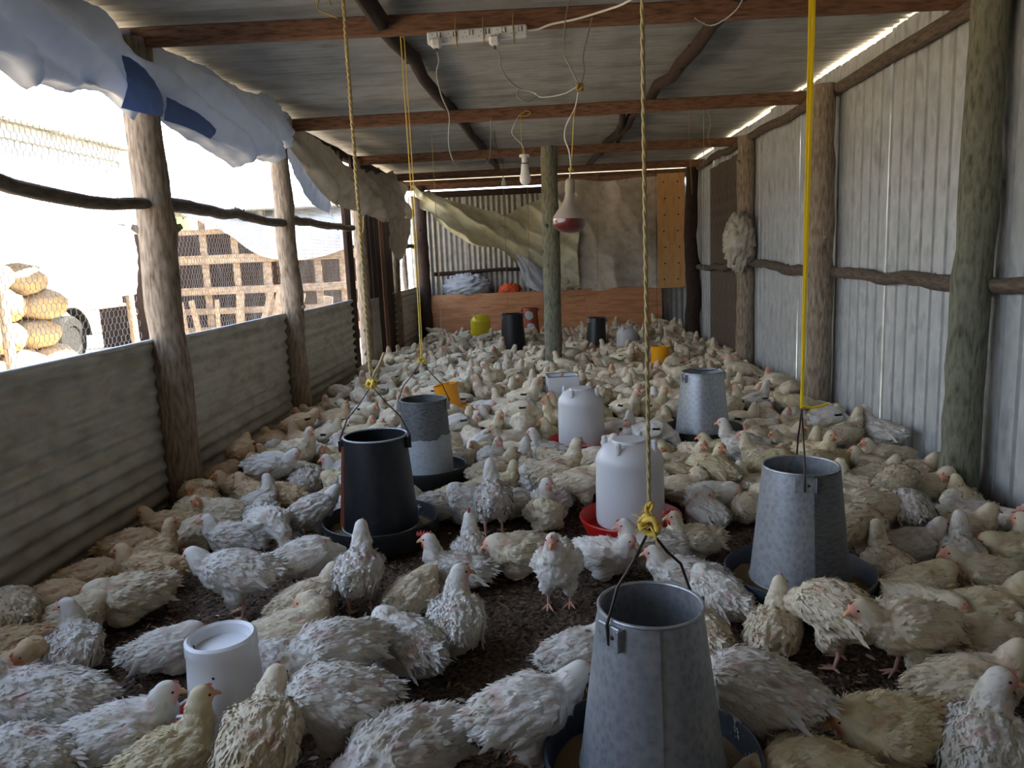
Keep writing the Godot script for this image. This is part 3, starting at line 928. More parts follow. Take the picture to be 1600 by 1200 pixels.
	part(pen, "roof", box_mesh(Vector3(3.3, 0.04, 1.9)), M.zinc_low, Vector3(0, 2.22, -0.75))
	var cover := []
	for i in 4:
		var row := []
		for k in 6:
			var x := -1.25 + 2.7 * k / 5.0
			var drop: float = [0.12, 0.35, 0.75, 0.85, 0.8, 0.62][k]
			row.append(Vector3(x + 0.05 * i, 2.26 - drop * i / 3.0, -0.5 + [0.0, 0.55, 0.66, 0.62][i] + 0.04 * sin(k * 2.0)))
		cover.append(row)
	part(pen, "cover", cloth_mesh(cover, 8, 0.03, 33, 3.0), M.tarp)
	for i in 9:
		var lean := rng.randf_range(-0.35, 0.25)
		var stp := begin()
		var hh := rng.randf_range(0.8, 1.25)
		box(stp, Transform3D(Basis(Vector3.BACK, lean) * Basis(Vector3.RIGHT, -0.12), Vector3(-sin(lean) * hh * 0.5, hh * 0.5, 0)), Vector3(rng.randf_range(0.07, 0.14), hh, 0.025), 0.004)
		solo("loose_plank", done(stp), M.pallet, "loose weathered plank leaning against the pallet pen", "plank", Vector3(-5.7 + 0.27 * i, -0.13, -11.75 + 0.06 * (i % 3)), "planks leaning on the pen")
	solo("bush", lump_mesh(Vector3(0.5, 1.35, 0.5), 330, 0.4, 2.6, true, 40, 24), M.grass, "green bush behind the pallet pen", "bush", Vector3(-8.7, 1.15, -17.5))


# ------------------------------------------------------------------ feeders and drinkers
func handle_pts(r: float, y: float, top: float, off := Vector3.ZERO) -> Array:
	var apex := Vector3(0, top, 0) + off
	return [Vector3(-r - 0.012, y - 0.03, 0), Vector3(-r - 0.016, y + 0.012, 0), Vector3(-r, y + 0.05, 0).lerp(apex, 0.25) + Vector3(-0.012, 0, 0), Vector3(-r, y, 0).lerp(apex, 0.6) + Vector3(-0.008, 0.012, 0), apex, Vector3(r, y, 0).lerp(apex, 0.6) + Vector3(0.008, 0.012, 0), Vector3(r, y + 0.05, 0).lerp(apex, 0.25) + Vector3(0.012, 0, 0), Vector3(r + 0.016, y + 0.012, 0), Vector3(r + 0.012, y - 0.03, 0)]


func feeder(called: String, label: String, x: float, z: float, turn: float, o: Dictionary) -> Node3D:
	var t := thing(called, label, "feeder", Vector3(x, 0, z), turn)
	var rt: float = o.get("rt", 0.113)
	var rb: float = o.get("rb", 0.15)
	var y0: float = o.get("y0", 0.085)
	var y1: float = o.get("y1", 0.46)
	var rr: float = o.get("tray", 0.23)
	taken.append([x, z, rr + 0.015])
	clear.append([x, z + 0.16, rr * 0.85])
	# tray: a shallow pan with a rolled lip
	part(t, "tray", lathe_mesh([Vector2(0, 0.03), Vector2(rr * 0.8, 0.03), Vector2(rr * 0.9, 0.035), Vector2(rr * 0.975, 0.06), Vector2(rr - 0.004, 0.112), Vector2(rr, 0.117), Vector2(rr + 0.004, 0.114), Vector2(rr + 0.003, 0.06), Vector2(rr * 0.93, 0.022), Vector2(rr * 0.8, 0.01), Vector2(0, 0.01)], 40), o.get("tray_mat", M.tray_black))
	# spilt feed in the pan
	var noise := FastNoiseLite.new()
	noise.seed = int(x * 100)
	noise.frequency = 14.0
	var fs := begin()
	fs.set_smooth_group(1)
	var rows := []
	for i in 6:
		var row := []
		for k in 28:
			var a := TAU * k / 28
			var r := lerpf(rb - 0.03, rr * 0.955, i / 5.0)
			row.append(Vector3(cos(a) * r, 0.068 - 0.015 * i / 5.0 + 0.022 * noise.get_noise_2d(cos(a) * r, sin(a) * r), sin(a) * r))
		rows.append(row)
	for i in 5:
		for k in 28:
			q4(fs, rows[i][k], rows[i][(k + 1) % 28], rows[i + 1][(k + 1) % 28], rows[i + 1][k])
	part(t, "feed", done(fs), M.feed)
	# hopper, open at the top, sheet metal with a lapped seam
	var sa: float = o.get("seam", 1.0)
	var hs := begin()
	hs.set_smooth_group(1)
	var n := 48
	for w in 2:
		var dr := -0.003 if w else 0.0
		for k in n:
			var a := sa + TAU * k / n
			var b := sa + TAU * (k + 1) / n
			var ka := 0.004 * (1.0 - float(k) / n)
			var kb := 0.004 * (1.0 - float(k + 1) / n)
			var p0 := Vector3(cos(a) * (rb + ka + dr), y0, sin(a) * (rb + ka + dr))
			var p1 := Vector3(cos(b) * (rb + kb + dr), y0, sin(b) * (rb + kb + dr))
			var p2 := Vector3(cos(b) * (rt + kb + dr), y1, sin(b) * (rt + kb + dr))
			var p3 := Vector3(cos(a) * (rt + ka + dr), y1, sin(a) * (rt + ka + dr))
			if w:
				q4(hs, p0, p3, p2, p1)
			else:
				q4(hs, p0, p1, p2, p3)
	part(t, "hopper", done(hs), o.get("mat", M.galv))
	if o.has("half"):
		# the second sheet of the hopper, darker in colour, lapped over the first
		var ps := begin()
		ps.set_smooth_group(1)
		for k in 20:
			var a: float = sa - 2.2 * k / 20.0
			var b: float = sa - 2.2 * (k + 1) / 20.0
			var e := 0.006
			q4(ps, Vector3(cos(b) * (rb + e), y0 + 0.004, sin(b) * (rb + e)), Vector3(cos(a) * (rb + e), y0 + 0.004, sin(a) * (rb + e)), Vector3(cos(a) * (rt + e), y1 - 0.004, sin(a) * (rt + e)), Vector3(cos(b) * (rt + e), y1 - 0.004, sin(b) * (rt + e)))
		part(t, "lapped_sheet", done(ps), o.half)
	if o.has("band"):
		var bs := begin()
		bs.set_smooth_group(1)
		for k in 48:
			var tp := []
			for e in 2:
				var a := TAU * (k + e) / 48.0
				var yy: float = lerpf(y0, y1, 0.5) + 0.02 * noise.get_noise_2d(cos(a) * 0.07, sin(a) * 0.07 + 3.0) * 2.0
				var f := (yy - y0) / (y1 - y0)
				tp.append([Vector3(cos(a) * (rb + 0.0055), y0, sin(a) * (rb + 0.0055)), Vector3(cos(a) * (lerpf(rb, rt, f) + 0.0055), yy, sin(a) * (lerpf(rb, rt, f) + 0.0055))])
			q4(bs, tp[0][0], tp[1][0], tp[1][1], tp[0][1])
		part(t, "pale_band", done(bs), o.band)
	part(t, "rim", ring_mesh(rt + 0.002, 0.004, 40, y1), o.get("rim_mat", M.galv))
	part(t, "foot_rim", ring_mesh(rb + 0.003, 0.003, 40, y0), o.get("rim_mat", M.galv))
	for s in [-1.0, 1.0]:
		var bk := begin()
		box(bk, Transform3D(Basis(), Vector3(s * (rt + 0.010), y1 - 0.03, 0)), Vector3(0.006, 0.045, 0.06), 0.002)
		box(bk, Transform3D(Basis(), Vector3(s * (rt + 0.010), y1 - 0.03, 0.033)), Vector3(0.02, 0.045, 0.004), 0.001)
		var br := part(t, "bracket", done(bk), o.get("bracket_mat", M.galv))
		var hs2 := begin()
		lathe(hs2, [Vector2(0, 0.004), Vector2(0.004, 0.003), Vector2(0.005, 0)], 8)
		var rv := part(br, "rivet", done(hs2), M.wire, Vector3(s * (rt + 0.013), y1 - 0.03, 0.012))
		rv.rotation.z = -s * PI / 2
	if o.has("knot"):
		part(t, "handle", tube_mesh(handle_pts(rt, y1 - 0.02, o.knot), o.get("wire", 0.0028), 7), M.wire)
	elif o.has("handle"):
		part(t, "handle", tube_mesh(handle_pts(rt, y1 - 0.02, y1 + 0.02, Vector3(0, 0, 0.1)), 0.0025, 6), M.wire)
	return t


func feeders() -> void:
	var f := feeder("hanging_feeder", "galvanized cone feeder with blue-grey tray hung from the thick twisted rope", 0.18, -1.486, deg_to_rad(38), {"tray_mat": M.tray_blue, "knot": 0.60, "wire": 0.0032, "seam": 2.2, "tray": 0.225, "rt": 0.104, "y1": 0.44})
	f.get_node("hopper")
	feeder("hanging_feeder", "galvanized cone feeder with dark lapped sheet hung from the yellow strap", 0.772, -2.41, deg_to_rad(78), {"tray_mat": M.tray_blue, "knot": 0.64, "seam": deg_to_rad(78) + 1.55, "half": M.galv_dark, "tray": 0.232})
	feeder("hanging_feeder", "galvanized cone feeder with deep black tray standing among the far birds", 0.867, -4.502, deg_to_rad(20), {"tray_mat": M.tray_black, "handle": true, "seam": 1.2, "rb": 0.157, "rt": 0.117, "y1": 0.445})
	var bf := feeder("hanging_feeder", "black painted cone feeder with wide black tray on a cream rope", -0.738, -3.022, deg_to_rad(8), {"mat": M.black_tin, "tray_mat": M.tray_black, "knot": 0.665, "rt": 0.126, "rb": 0.155, "rim_mat": M.galv_band, "bracket_mat": M.black_tin, "tray": 0.235})
	var strip := begin()
	bar(strip, Vector3(-0.152, 0.10, 0.055), Vector3(-0.124, 0.43, 0.045), 0.004, 0.016, Vector3(0, 0, 1))
	part(bf, "rust_seam", done(strip), M.rust)
	feeder("hanging_feeder", "two-toned grey feeder, pale below and dark above, on yellow string", -0.668, -3.811, deg_to_rad(4), {"mat": M.galv_dark, "band": M.galv_band, "tray_mat": M.tray_black, "knot": 0.655, "rt": 0.115, "rb": 0.128, "rim_mat": M.galv_dark, "tray": 0.2})
	feeder("hanging_feeder", "plain black feeder standing near the plywood board", -0.47, -9.0, 0.3, {"mat": M.black_tin, "tray_mat": M.tray_black, "rt": 0.12, "rb": 0.15, "y1": 0.5, "handle": true, "rim_mat": M.black_tin, "tray": 0.2})
	var gf := feeder("hanging_feeder", "shiny dark green feeder tilted on a crimson tray", 0.49, -8.95, 0.5, {"mat": M.plastic_green, "tray_mat": M.plastic_crimson, "rt": 0.10, "rb": 0.12, "y1": 0.42, "handle": true, "rim_mat": M.plastic_green, "bracket_mat": M.galv, "tray": 0.19})
	gf.rotation.z = -0.06
	var of := feeder("hanging_feeder", "orange-brown feeder with white patches beside the plywood board", -0.31, -10.6, 0.2, {"mat": M.plastic_orange, "tray_mat": M.plastic_orange, "rt": 0.10, "rb": 0.13, "y1": 0.46, "rim_mat": M.plastic_orange, "bracket_mat": M.plastic_orange, "tray": 0.18})
	for k in 2:
		var pt := part(of, "white_patch", lump_mesh(Vector3(0.055, 0.06, 0.006), 500 + k, 0.3, 1.5, false, 16, 10), M.plastic_white, Vector3(-0.03 + 0.02 * k, 0.36 - 0.16 * k, 0.112 + 0.016 * k))
		pt.rotation.x = -0.07


func lug(parent: Node3D, m: Material, r: float, y: float, n := 3, ph := 0.4) -> void:
	for k in n:
		var a := ph + TAU * k / n
		var st := begin()
		box(st, Transform3D(Basis(Vector3.UP, -a), Vector3(cos(a) * r, y, sin(a) * r)), Vector3(0.022, 0.05, 0.022), 0.006)
		part(parent, "lug", done(st), m)


func bell_drinker(label: String, x: float, z: float, r: float, top: float, m: Material, tray_m: Material, tray: float, called := "drinker") -> Node3D:
	var t := thing(called, label, "drinker", Vector3(x, 0, z))
	taken.append([x, z, maxf(tray, r) + 0.02])
	clear.append([x, z + 0.13, tray * 0.8])
	var y0 := 0.05
	part(t, "bottle", lathe_mesh([Vector2(0, y0), Vector2(r * 0.97, y0), Vector2(r, y0 + 0.02), Vector2(r * 0.99, top * 0.5), Vector2(r * 0.97, top - 0.095), Vector2(r * 0.985, top - 0.085), Vector2(r * 0.93, top - 0.06), Vector2(r * 0.72, top - 0.025), Vector2(r * 0.5, top - 0.01), Vector2(r * 0.48, top), Vector2(0, top)], 40), m)
	lug(t, m, r * 0.78, top - 0.02, 4, 0.5)
	if tray_m:
		part(t, "tray", lathe_mesh([Vector2(0, 0.02), Vector2(tray * 0.86, 0.02), Vector2(tray * 0.97, 0.075), Vector2(tray, 0.08), Vector2(tray * 1.01, 0.075), Vector2(tray * 0.88, 0.008), Vector2(0, 0.005)], 40), tray_m)
	return t


func drinkers() -> void:
	# small drinker with a recessed lid
	var t := thing("drinker", "small white drinker with recessed top and finned red tray", "drinker", Vector3(-0.84, 0, -1.722))
	taken.append([-0.84, -1.722, 0.165])
	part(t, "bottle", lathe_mesh([Vector2(0.0, 0.236), Vector2(0.066, 0.238), Vector2(0.07, 0.262), Vector2(0.078, 0.268), Vector2(0.085, 0.262), Vector2(0.086, 0.235), Vector2(0.083, 0.23), Vector2(0.088, 0.15), Vector2(0.097, 0.04), Vector2(0.0, 0.04)], 44), M.plastic_white)
	part(t, "tray", lathe_mesh([Vector2(0, 0.018), Vector2(0.14, 0.018), Vector2(0.158, 0.048), Vector2(0.164, 0.048), Vector2(0.15, 0.006), Vector2(0, 0.004)], 40), M.plastic_red)
	part(t, "tray_rim", ring_mesh(0.162, 0.004, 40, 0.049), M.plastic_white)
	for k in 12:
		var a := TAU * k / 12.0
		var st := begin()
		bar(st, Vector3(cos(a) * 0.095, 0.05, sin(a) * 0.095), Vector3(cos(a) * 0.161, 0.048, sin(a) * 0.161), 0.005, 0.012)
		part(t, "fin", done(st), M.plastic_white)
	var hs := begin()
	tube(hs, [Vector3(-0.066, 0.245, 0.01), Vector3(-0.04, 0.243, 0.05), Vector3(0.0, 0.243, 0.06)], [0.0016], 5)
	tube(hs, [Vector3(0.066, 0.248, -0.01), Vector3(0.05, 0.243, 0.035)], [0.0016], 5)
	part(t, "wire_handle", done(hs), M.wire)
	var dot := part(t, "plug_hole", lump_mesh(Vector3(0.0035, 0.0035, 0.002), 3, 0.0, 1.0, false, 8, 6), M.dark_hole, Vector3(0.012, 0.2, 0.0855))
	dot.rotation.x = 0.05

	bell_drinker("large milky drinker with lugs standing in the bright red tray", 0.295, -3.079, 0.141, 0.40, M.plastic_milky, M.plastic_red, 0.21)
	bell_drinker("milky drinker beyond the larger one, bright red tray mostly hidden", 0.148, -4.439, 0.136, 0.385, M.plastic_milky, M.plastic_red, 0.195)
	bell_drinker("white drinker far back beside the yellow cup feeder", 0.836, -8.739, 0.12, 0.33, M.plastic_milky, null, 0.15)
	bell_drinker("lemon yellow drinker jug in front of the plywood board", -0.953, -10.123, 0.135, 0.42, M.plastic_lemon, null, 0.14)

	for s in [[-0.755, -5.5, 0.17, "bright yellow cup feeder tipped sideways behind the two-toned feeder", 0.0], [1.0, -7.3, -0.04, "bright yellow cup feeder in front of the far white drinker", 0.2]]:
		var y := thing("cup_feeder", s[3], "feeder", Vector3(s[0], 0.0, s[1]), s[4])
		taken.append([s[0], s[1], 0.15])
		y.rotation.z = s[2]
		part(y, "cup", lathe_mesh([Vector2(0, 0.05), Vector2(0.078, 0.05), Vector2(0.082, 0.16), Vector2(0.085, 0.262), Vector2(0.089, 0.264), Vector2(0.089, 0.255), Vector2(0.0875, 0.25), Vector2(0.083, 0.14), Vector2(0.083, 0.04), Vector2(0, 0.04)], 36), M.plastic_yellow)
		part(y, "pan", lathe_mesh([Vector2(0, 0.02), Vector2(0.13, 0.02), Vector2(0.145, 0.075), Vector2(0.15, 0.077), Vector2(0.151, 0.07), Vector2(0.138, 0.01), Vector2(0, 0.008)], 36), M.plastic_yellow)
		for k in 8:
			var a := TAU * k / 8.0
			var stf := begin()
			bar(stf, Vector3(cos(a) * 0.085, 0.085, sin(a) * 0.085), Vector3(cos(a) * 0.145, 0.075, sin(a) * 0.145), 0.004, 0.02)
			part(y, "divider", done(stf), M.plastic_yellow)
		part(y, "handle", tube_mesh([Vector3(0.0, 0.25, -0.08), Vector3(0.01, 0.29, -0.05), Vector3(0.03, 0.28, 0.0), Vector3(0.03, 0.26, 0.05)], 0.002, 5), M.wire)

	var j := thing("jerrycan", "cut-open white plastic jerrycan in front of the centre log post", "container", Vector3(0.06, 0, -6.0), 0.1)
	taken.append([0.06, -6.0, 0.14])
	var sj := begin()
	for f in [[Vector3(0, 0.11, 0.1), Vector3(0.24, 0.22, 0.006)], [Vector3(0, 0.11, -0.1), Vector3(0.24, 0.22, 0.006)], [Vector3(0.12, 0.11, 0), Vector3(0.006, 0.22, 0.2)], [Vector3(-0.12, 0.11, 0), Vector3(0.006, 0.22, 0.2)], [Vector3(0, 0.01, 0), Vector3(0.24, 0.006, 0.2)]]:
		box(sj, Transform3D(Basis(), f[0]), f[1], 0.002)
	part(j, "body", done(sj), M.plastic_white)
	part(j, "cut_edge", tube_mesh([Vector3(-0.12, 0.222, 0.1), Vector3(0.12, 0.222, 0.1), Vector3(0.12, 0.222, -0.1), Vector3(-0.12, 0.222, -0.1), Vector3(-0.12, 0.222, 0.1)], 0.0035, 6), M.plastic_grey)

	solo("plastic_scrap", lump_mesh(Vector3(0.07, 0.03, 0.045), 511, 0.5, 2.4), M.plastic_red, "broken red plastic piece on the litter near the greenish post", "scrap", Vector3(1.60, 0.02, -3.52))
	solo("plastic_scrap", lump_mesh(Vector3(0.045, 0.022, 0.035), 512, 0.5, 2.4), M.plastic_crimson, "small crimson plastic piece beside the broken red one", "scrap", Vector3(1.66, 0.015, -3.36))


func knot(at: Vector3, r: float, m: Material, label: String, ends := 5) -> void:
	ends *= 2
	var st := begin()
	for k in 3:
		var loop := []
		var ax := Vector3(rng.randf_range(-1, 1), rng.randf_range(-0.4, 0.4), rng.randf_range(-1, 1)).normalized()
		var bx := ax.cross(Vector3.UP).normalized()
		for i in 11:
			var a := TAU * i / 10.0
			loop.append(ax * cos(a) * r + (bx * 0.4 + Vector3.UP * 0.9) * sin(a) * r * 0.8)
		tube(st, loop, [r * 0.32], 6)
	for k in ends:
		var a := rng.randf() * TAU
		var d := Vector3(cos(a), rng.randf_range(-0.6, 0.9), sin(a))
		tube(st, [Vector3.ZERO, d * r * rng.randf_range(0.9, 1.3), d * r * rng.randf_range(1.3, 2.1) + Vector3(0, -r * 0.4, 0)], [r * 0.09, r * 0.07, r * 0.03], 5)
	solo("rope_knot", done(st), m, label, "knot", at)


func line(called: String, pts: Array, r: float, m: Material, label: String, category: String, sides := 6) -> void:
	var a: Vector3 = pts[0]
	var loc := []
	for p in pts:
		loc.append((p as Vector3) - a)
	solo(called, tube_mesh(loc, r, sides), m, label, category, a)


func smooth(pts: Array, per := 4) -> Array:
	var out := []
	for i in pts.size() - 1:
		var p0: Vector3 = pts[maxi(i - 1, 0)]
		var p1: Vector3 = pts[i]
		var p2: Vector3 = pts[i + 1]
		var p3: Vector3 = pts[mini(i + 2, pts.size() - 1)]
		for k in per:
			out.append(p1.cubic_interpolate(p2, p0, p3, float(k) / per))
	out.append(pts[-1])
	return out


func hanging_things() -> void:
	# twisted rope: two strands wound round each other
	for rp in [[Vector3(0.18, 0.605, -1.486), 0.0030, "thick twisted tan rope holding the feeder with blue-grey tray", "rope"], [Vector3(-0.738, 0.67, -3.022), 0.0052, "cream rope holding the black painted feeder", "rope"]]:
		var st := begin()
		for s in 2:
			var pts := []
			for i in 241:
				var y: float = (2.27 - rp[0].y) * i / 240.0
				var a := i * 0.85 + PI * s
				pts.append(Vector3(cos(a) * rp[1] * 0.55, y, sin(a) * rp[1] * 0.55))
			tube(st, pts, [rp[1]], 5)
		solo("rope", done(st), M.rope, rp[2], "rope", rp[0])
	knot(Vector3(0.18, 0.608, -1.486), 0.02, M.rope_yellow, "frayed yellow knot over the blue-grey tray feeder's handle", 8)
	knot(Vector3(0.18, 0.645, -1.486), 0.011, M.rope_yellow, "small yellow binding above the frayed knot", 4)
	knot(Vector3(-0.738, 0.672, -3.022), 0.02, M.rope_yellow, "bushy yellow knot over the black feeder's handle", 9)
	line("rope", [Vector3(-0.738, 0.68, -3.022), Vector3(-0.72, 0.72, -3.02), Vector3(-0.695, 0.755, -3.01), Vector3(-0.672, 0.80, -3.0)], 0.006, M.rope, "loose cut end of the cream rope at the black feeder", "rope")
	line("rope", smooth([Vector3(-0.76, 2.055, -3.0), Vector3(-0.79, 2.07, -3.0), Vector3(-0.83, 2.09, -3.0), Vector3(-0.82, 2.13, -3.0), Vector3(-0.80, 2.16, -3.0), Vector3(-0.78, 2.1, -3.0)]), 0.003, M.twine, "small string loop tied to the cream rope under the roof", "string")
	# flat yellow strap
	var ss := begin()
	bar(ss, Vector3(0, 0, 0), Vector3(0.004, 1.62, 0), 0.010, 0.0025, Vector3.RIGHT)
	bar(ss, Vector3(0.0, 0.0, 0.003), Vector3(0.016, 1.62, 0.006), 0.008, 0.0025, Vector3.RIGHT)
	solo("strap", done(ss), M.strap, "bright yellow flat strap hanging from the roof to the lapped-sheet feeder", "strap", Vector3(0.772, 0.645, -2.41))
	line("strap", [Vector3(0.772, 0.652, -2.405), Vector3(0.80, 0.648, -2.40), Vector3(0.83, 0.652, -2.40), Vector3(0.848, 0.66, -2.40)], 0.004, M.strap, "short loose yellow tail at the strap's lower end", "strap")
	# strings
	line("string", smooth([Vector3(-0.668, 0.66, -3.811), Vector3(-0.664, 1.3, -3.81), Vector3(-0.672, 2.24, -3.82)]), 0.0028, M.rope_yellow, "yellow string holding the two-toned grey feeder", "string")
	line("string", smooth([Vector3(-0.66, 0.66, -3.811), Vector3(-0.652, 1.3, -3.81), Vector3(-0.655, 2.24, -3.82)]), 0.0022, M.rope_yellow, "second thinner yellow string beside the two-toned feeder's string", "string")
	knot(Vector3(-0.667, 0.66, -3.811), 0.016, M.rope_yellow, "yellow knot over the two-toned grey feeder's handle", 6)
	line("string", smooth([Vector3(-0.85, 0.42, -5.8), Vector3(-0.84, 1.2, -5.8), Vector3(-0.84, 2.15, -5.83)]), 0.002, M.twine, "thin tan string dangling from the second roof beam", "string")
	line("string", smooth([Vector3(-0.52, 0.55, -9.0), Vector3(-0.51, 1.4, -9.0), Vector3(-0.507, 2.26, -9.0)]), 0.0025, M.twine, "thin string over the plain black feeder", "string")
	line("string", smooth([Vector3(-0.28, 0.55, -9.6), Vector3(-0.26, 1.4, -9.6), Vector3(-0.25, 2.15, -9.72)]), 0.0025, M.twine, "thin string before the crumpled clear plastic", "string")
	line("string", smooth([Vector3(0.574, 0.80, -9.72), Vector3(0.59, 1.4, -9.72), Vector3(0.608, 2.15, -9.73)]), 0.0025, M.twine, "thin string before the dirty grey-beige sheet", "string")
	line("string", smooth([Vector3(1.316, 0.2, -9.72), Vector3(1.31, 0.9, -9.72), Vector3(1.317, 2.15, -9.73)]), 0.0025, M.cable_dark, "thin dark string before the shorter plywood board", "string")
	line("string", smooth([Vector3(1.133, 0.45, -5.84), Vector3(1.134, 1.2, -5.84), Vector3(1.14, 2.16, -5.85)]), 0.002, M.twine, "long tan string hanging near the brown post", "string")
	line("string", smooth([Vector3(1.195, 1.85, -5.83), Vector3(1.165, 1.95, -5.83), Vector3(1.185, 2.05, -5.83), Vector3(1.15, 2.20, -5.85)]), 0.002, M.twine, "short kinked string tangled beside the long tan string", "string")
	line("string", smooth([Vector3(1.05, 1.55, -5.83), Vector3(1.035, 1.9, -5.84), Vector3(1.03, 2.20, -5.85)]), 0.0016, M.twine, "hair-thin string beside the twiggy roof pole", "string")
	line("string", smooth([Vector3(-1.80, 1.36, -7.42), Vector3(-1.84, 1.42, -7.42), Vector3(-1.79, 1.46, -7.44), Vector3(-1.78, 1.60, -7.45)]), 0.003, M.rope_yellow, "frayed yellow string tied at the short dark slab", "string")

	# socket strip on the beam
	var s := thing("socket_strip", "long white six-gang socket strip tied under the reddish beam", "socket strip", Vector3(-0.298, 2.152, -3.685))
	s.rotation.z = 0.018
	part(s, "housing", box_mesh(Vector3(0.455, 0.056, 0.034), 0.007), M.plastic_white)
	for k in 6:
		var x := -0.19 + 0.074 * k
		var sw := part(s, "switch", box_mesh(Vector3(0.011, 0.016, 0.006), 0.002), M.plastic_white, Vector3(x + 0.018, 0.008, 0.0185))
		var fr := begin()
		for e in [-1.0, 1.0]:
			box(fr, Transform3D(Basis(), Vector3(e * 0.0075, 0, -0.001)), Vector3(0.003, 0.022, 0.005), 0.0)
		part(sw, "switch_frame", done(fr), M.dark_hole)
		for e in [[0.0, 0.012], [-0.010, -0.008], [0.010, -0.008]]:
			part(s, "pin_hole", box_mesh(Vector3(0.005, 0.003, 0.003), 0.0), M.dark_hole, Vector3(x - 0.012 + e[0], e[1], 0.0165))
	for k in 3:
		var x: float = [-0.095, 0.03, 0.165][k]
		line("string", [Vector3(-0.298 + x, 2.24, -3.70), Vector3(-0.298 + x, 2.19, -3.66), Vector3(-0.297 + x, 2.15, -3.662), Vector3(-0.296 + x, 2.115, -3.668), Vector3(-0.296 + x, 2.112, -3.70)], 0.003, M.twine, ["tan string tie near the strip's first plug", "tan string tie in the middle of the socket strip", "tan string tie near the strip's cable end"][k], "string")
	var plugs := [[Vector3(-0.482, 2.115, -3.65), "white plug in the socket farthest from the strip's cable"], [Vector3(-0.218, 2.112, -3.65), "white plug in the socket near the strip's middle tie"]]
	for p in plugs:
		var pl := thing("mains_plug", p[1], "plug", p[0])
		part(pl, "body", box_mesh(Vector3(0.05, 0.045, 0.036), 0.011, Vector3(0, 0.004, 0.0)), M.plastic_white)
		part(pl, "cord_sleeve", tube_mesh([Vector3(0, -0.016, 0), Vector3(0, -0.034, 0.0)], 0.006, 8), M.plastic_grey)
	line("cable", smooth([Vector3(-0.482, 2.09, -3.65), Vector3(-0.472, 2.040, -3.640), Vector3(-0.489, 1.991, -3.660), Vector3(-0.477, 1.900, -3.700), Vector3(-0.452, 1.823, -3.750), Vector3(-0.467, 1.729, -3.800), Vector3(-0.468, 1.662, -3.850), Vector3(-0.451, 1.618, -3.900), Vector3(-0.443, 1.633, -4.200), Vector3(-0.435, 1.694, -4.600), Vector3(-0.433, 1.758, -5.200), Vector3(-0.419, 1.884, -5.800), Vector3(-0.40, 2.15, -5.83)]), 0.0035, M.cable_grey, "long grey cable drooping from the farther plug", "cable")
	line("cable", smooth([Vector3(-0.218, 2.09, -3.65), Vector3(-0.200, 2.058, -3.660), Vector3(-0.196, 2.012, -3.700), Vector3(-0.165, 1.965, -3.750), Vector3(-0.118, 1.936, -3.800), Vector3(-0.040, 1.903, -3.800), Vector3(-0.075, 1.865, -3.750), Vector3(-0.125, 1.885, -3.745), Vector3(-0.117, 1.92, -3.75), Vector3(-0.049, 1.902, -3.740), Vector3(-0.016, 1.871, -3.700), Vector3(0.079, 1.840, -3.500), Vector3(0.135, 1.830, -3.31)]), 0.0034, M.cable_grey, "grey cable with a loop running to the lamp's knot", "cable")
	line("cable", smooth([Vector3(-0.07, 2.158, -3.685), Vector3(-0.02, 2.16, -3.68), Vector3(0.036, 2.172, -3.660), Vector3(0.147, 2.171, -3.600), Vector3(0.253, 2.167, -3.500), Vector3(0.354, 2.145, -3.300), Vector3(0.449, 2.15, -3.000), Vector3(0.6, 2.22, -2.5)]), 0.0048, M.cable_white, "thick white supply cable leaving the socket strip", "cable")
	line("cable", smooth([Vector3(0.136, 1.840, -3.300), Vector3(0.113, 1.907, -3.350), Vector3(0.087, 1.978, -3.400), Vector3(0.093, 2.106, -3.500), Vector3(0.113, 2.225, -3.600), Vector3(0.130, 2.287, -3.650)]), 0.003, M.cable_grey, "wire from the lamp's knot up to the roof, outer curve", "cable")
	line("cable", smooth([Vector3(0.151, 1.839, -3.300), Vector3(0.168, 1.910, -3.400), Vector3(0.169, 1.985, -3.500), Vector3(0.193, 2.088, -3.600), Vector3(0.224, 2.200, -3.700)]), 0.003, M.cable_grey, "wire from the lamp's knot up to the beam, straighter one", "cable")
	knot(Vector3(0.142, 1.825, -3.3), 0.016, M.twine, "string knot bundling the heat lamp's wires", 3)
	line("cable", smooth([Vector3(0.135, 1.803, -3.300), Vector3(0.120, 1.741, -3.300), Vector3(0.084, 1.679, -3.300), Vector3(0.075, 1.629, -3.300), Vector3(0.091, 1.577, -3.300), Vector3(0.097, 1.513, -3.300), Vector3(0.090, 1.462, -3.300)]), 0.0032, M.cable_white, "wavy flex carrying the heat lamp", "cable")
	line("string", smooth([Vector3(0.137, 1.802, -3.302), Vector3(0.117, 1.716, -3.302), Vector3(0.109, 1.628, -3.302), Vector3(0.099, 1.513, -3.302)]), 0.0024, M.rope_yellow, "yellow string beside the heat lamp's flex", "string")
	knot(Vector3(0.097, 1.50, -3.3), 0.009, M.rope_yellow, "small yellow knot on the heat lamp's flex", 3)
	line("cable", smooth([Vector3(0.662, 2.147, -3.600), Vector3(0.731, 2.111, -3.600), Vector3(0.790, 2.118, -3.500), Vector3(0.819, 2.149, -3.400), Vector3(0.84, 2.25, -3.3)]), 0.003, M.cable_grey, "grey wire end curling round the twiggy roof pole", "cable")

	# heat lamp (off): dusty neck, red front glass
	var hl := thing("heat_lamp", "unlit infrared heat lamp with red front hanging by its flex", "lamp", Vector3(0.082, 1.24, -3.3))
	hl.rotation.z = -0.05
	part(hl, "holder", lathe_mesh([Vector2(0, 0.225), Vector2(0.012, 0.225), Vector2(0.02, 0.215), Vector2(0.021, 0.17), Vector2(0.017, 0.162), Vector2(0, 0.16)], 24), M.dusty)
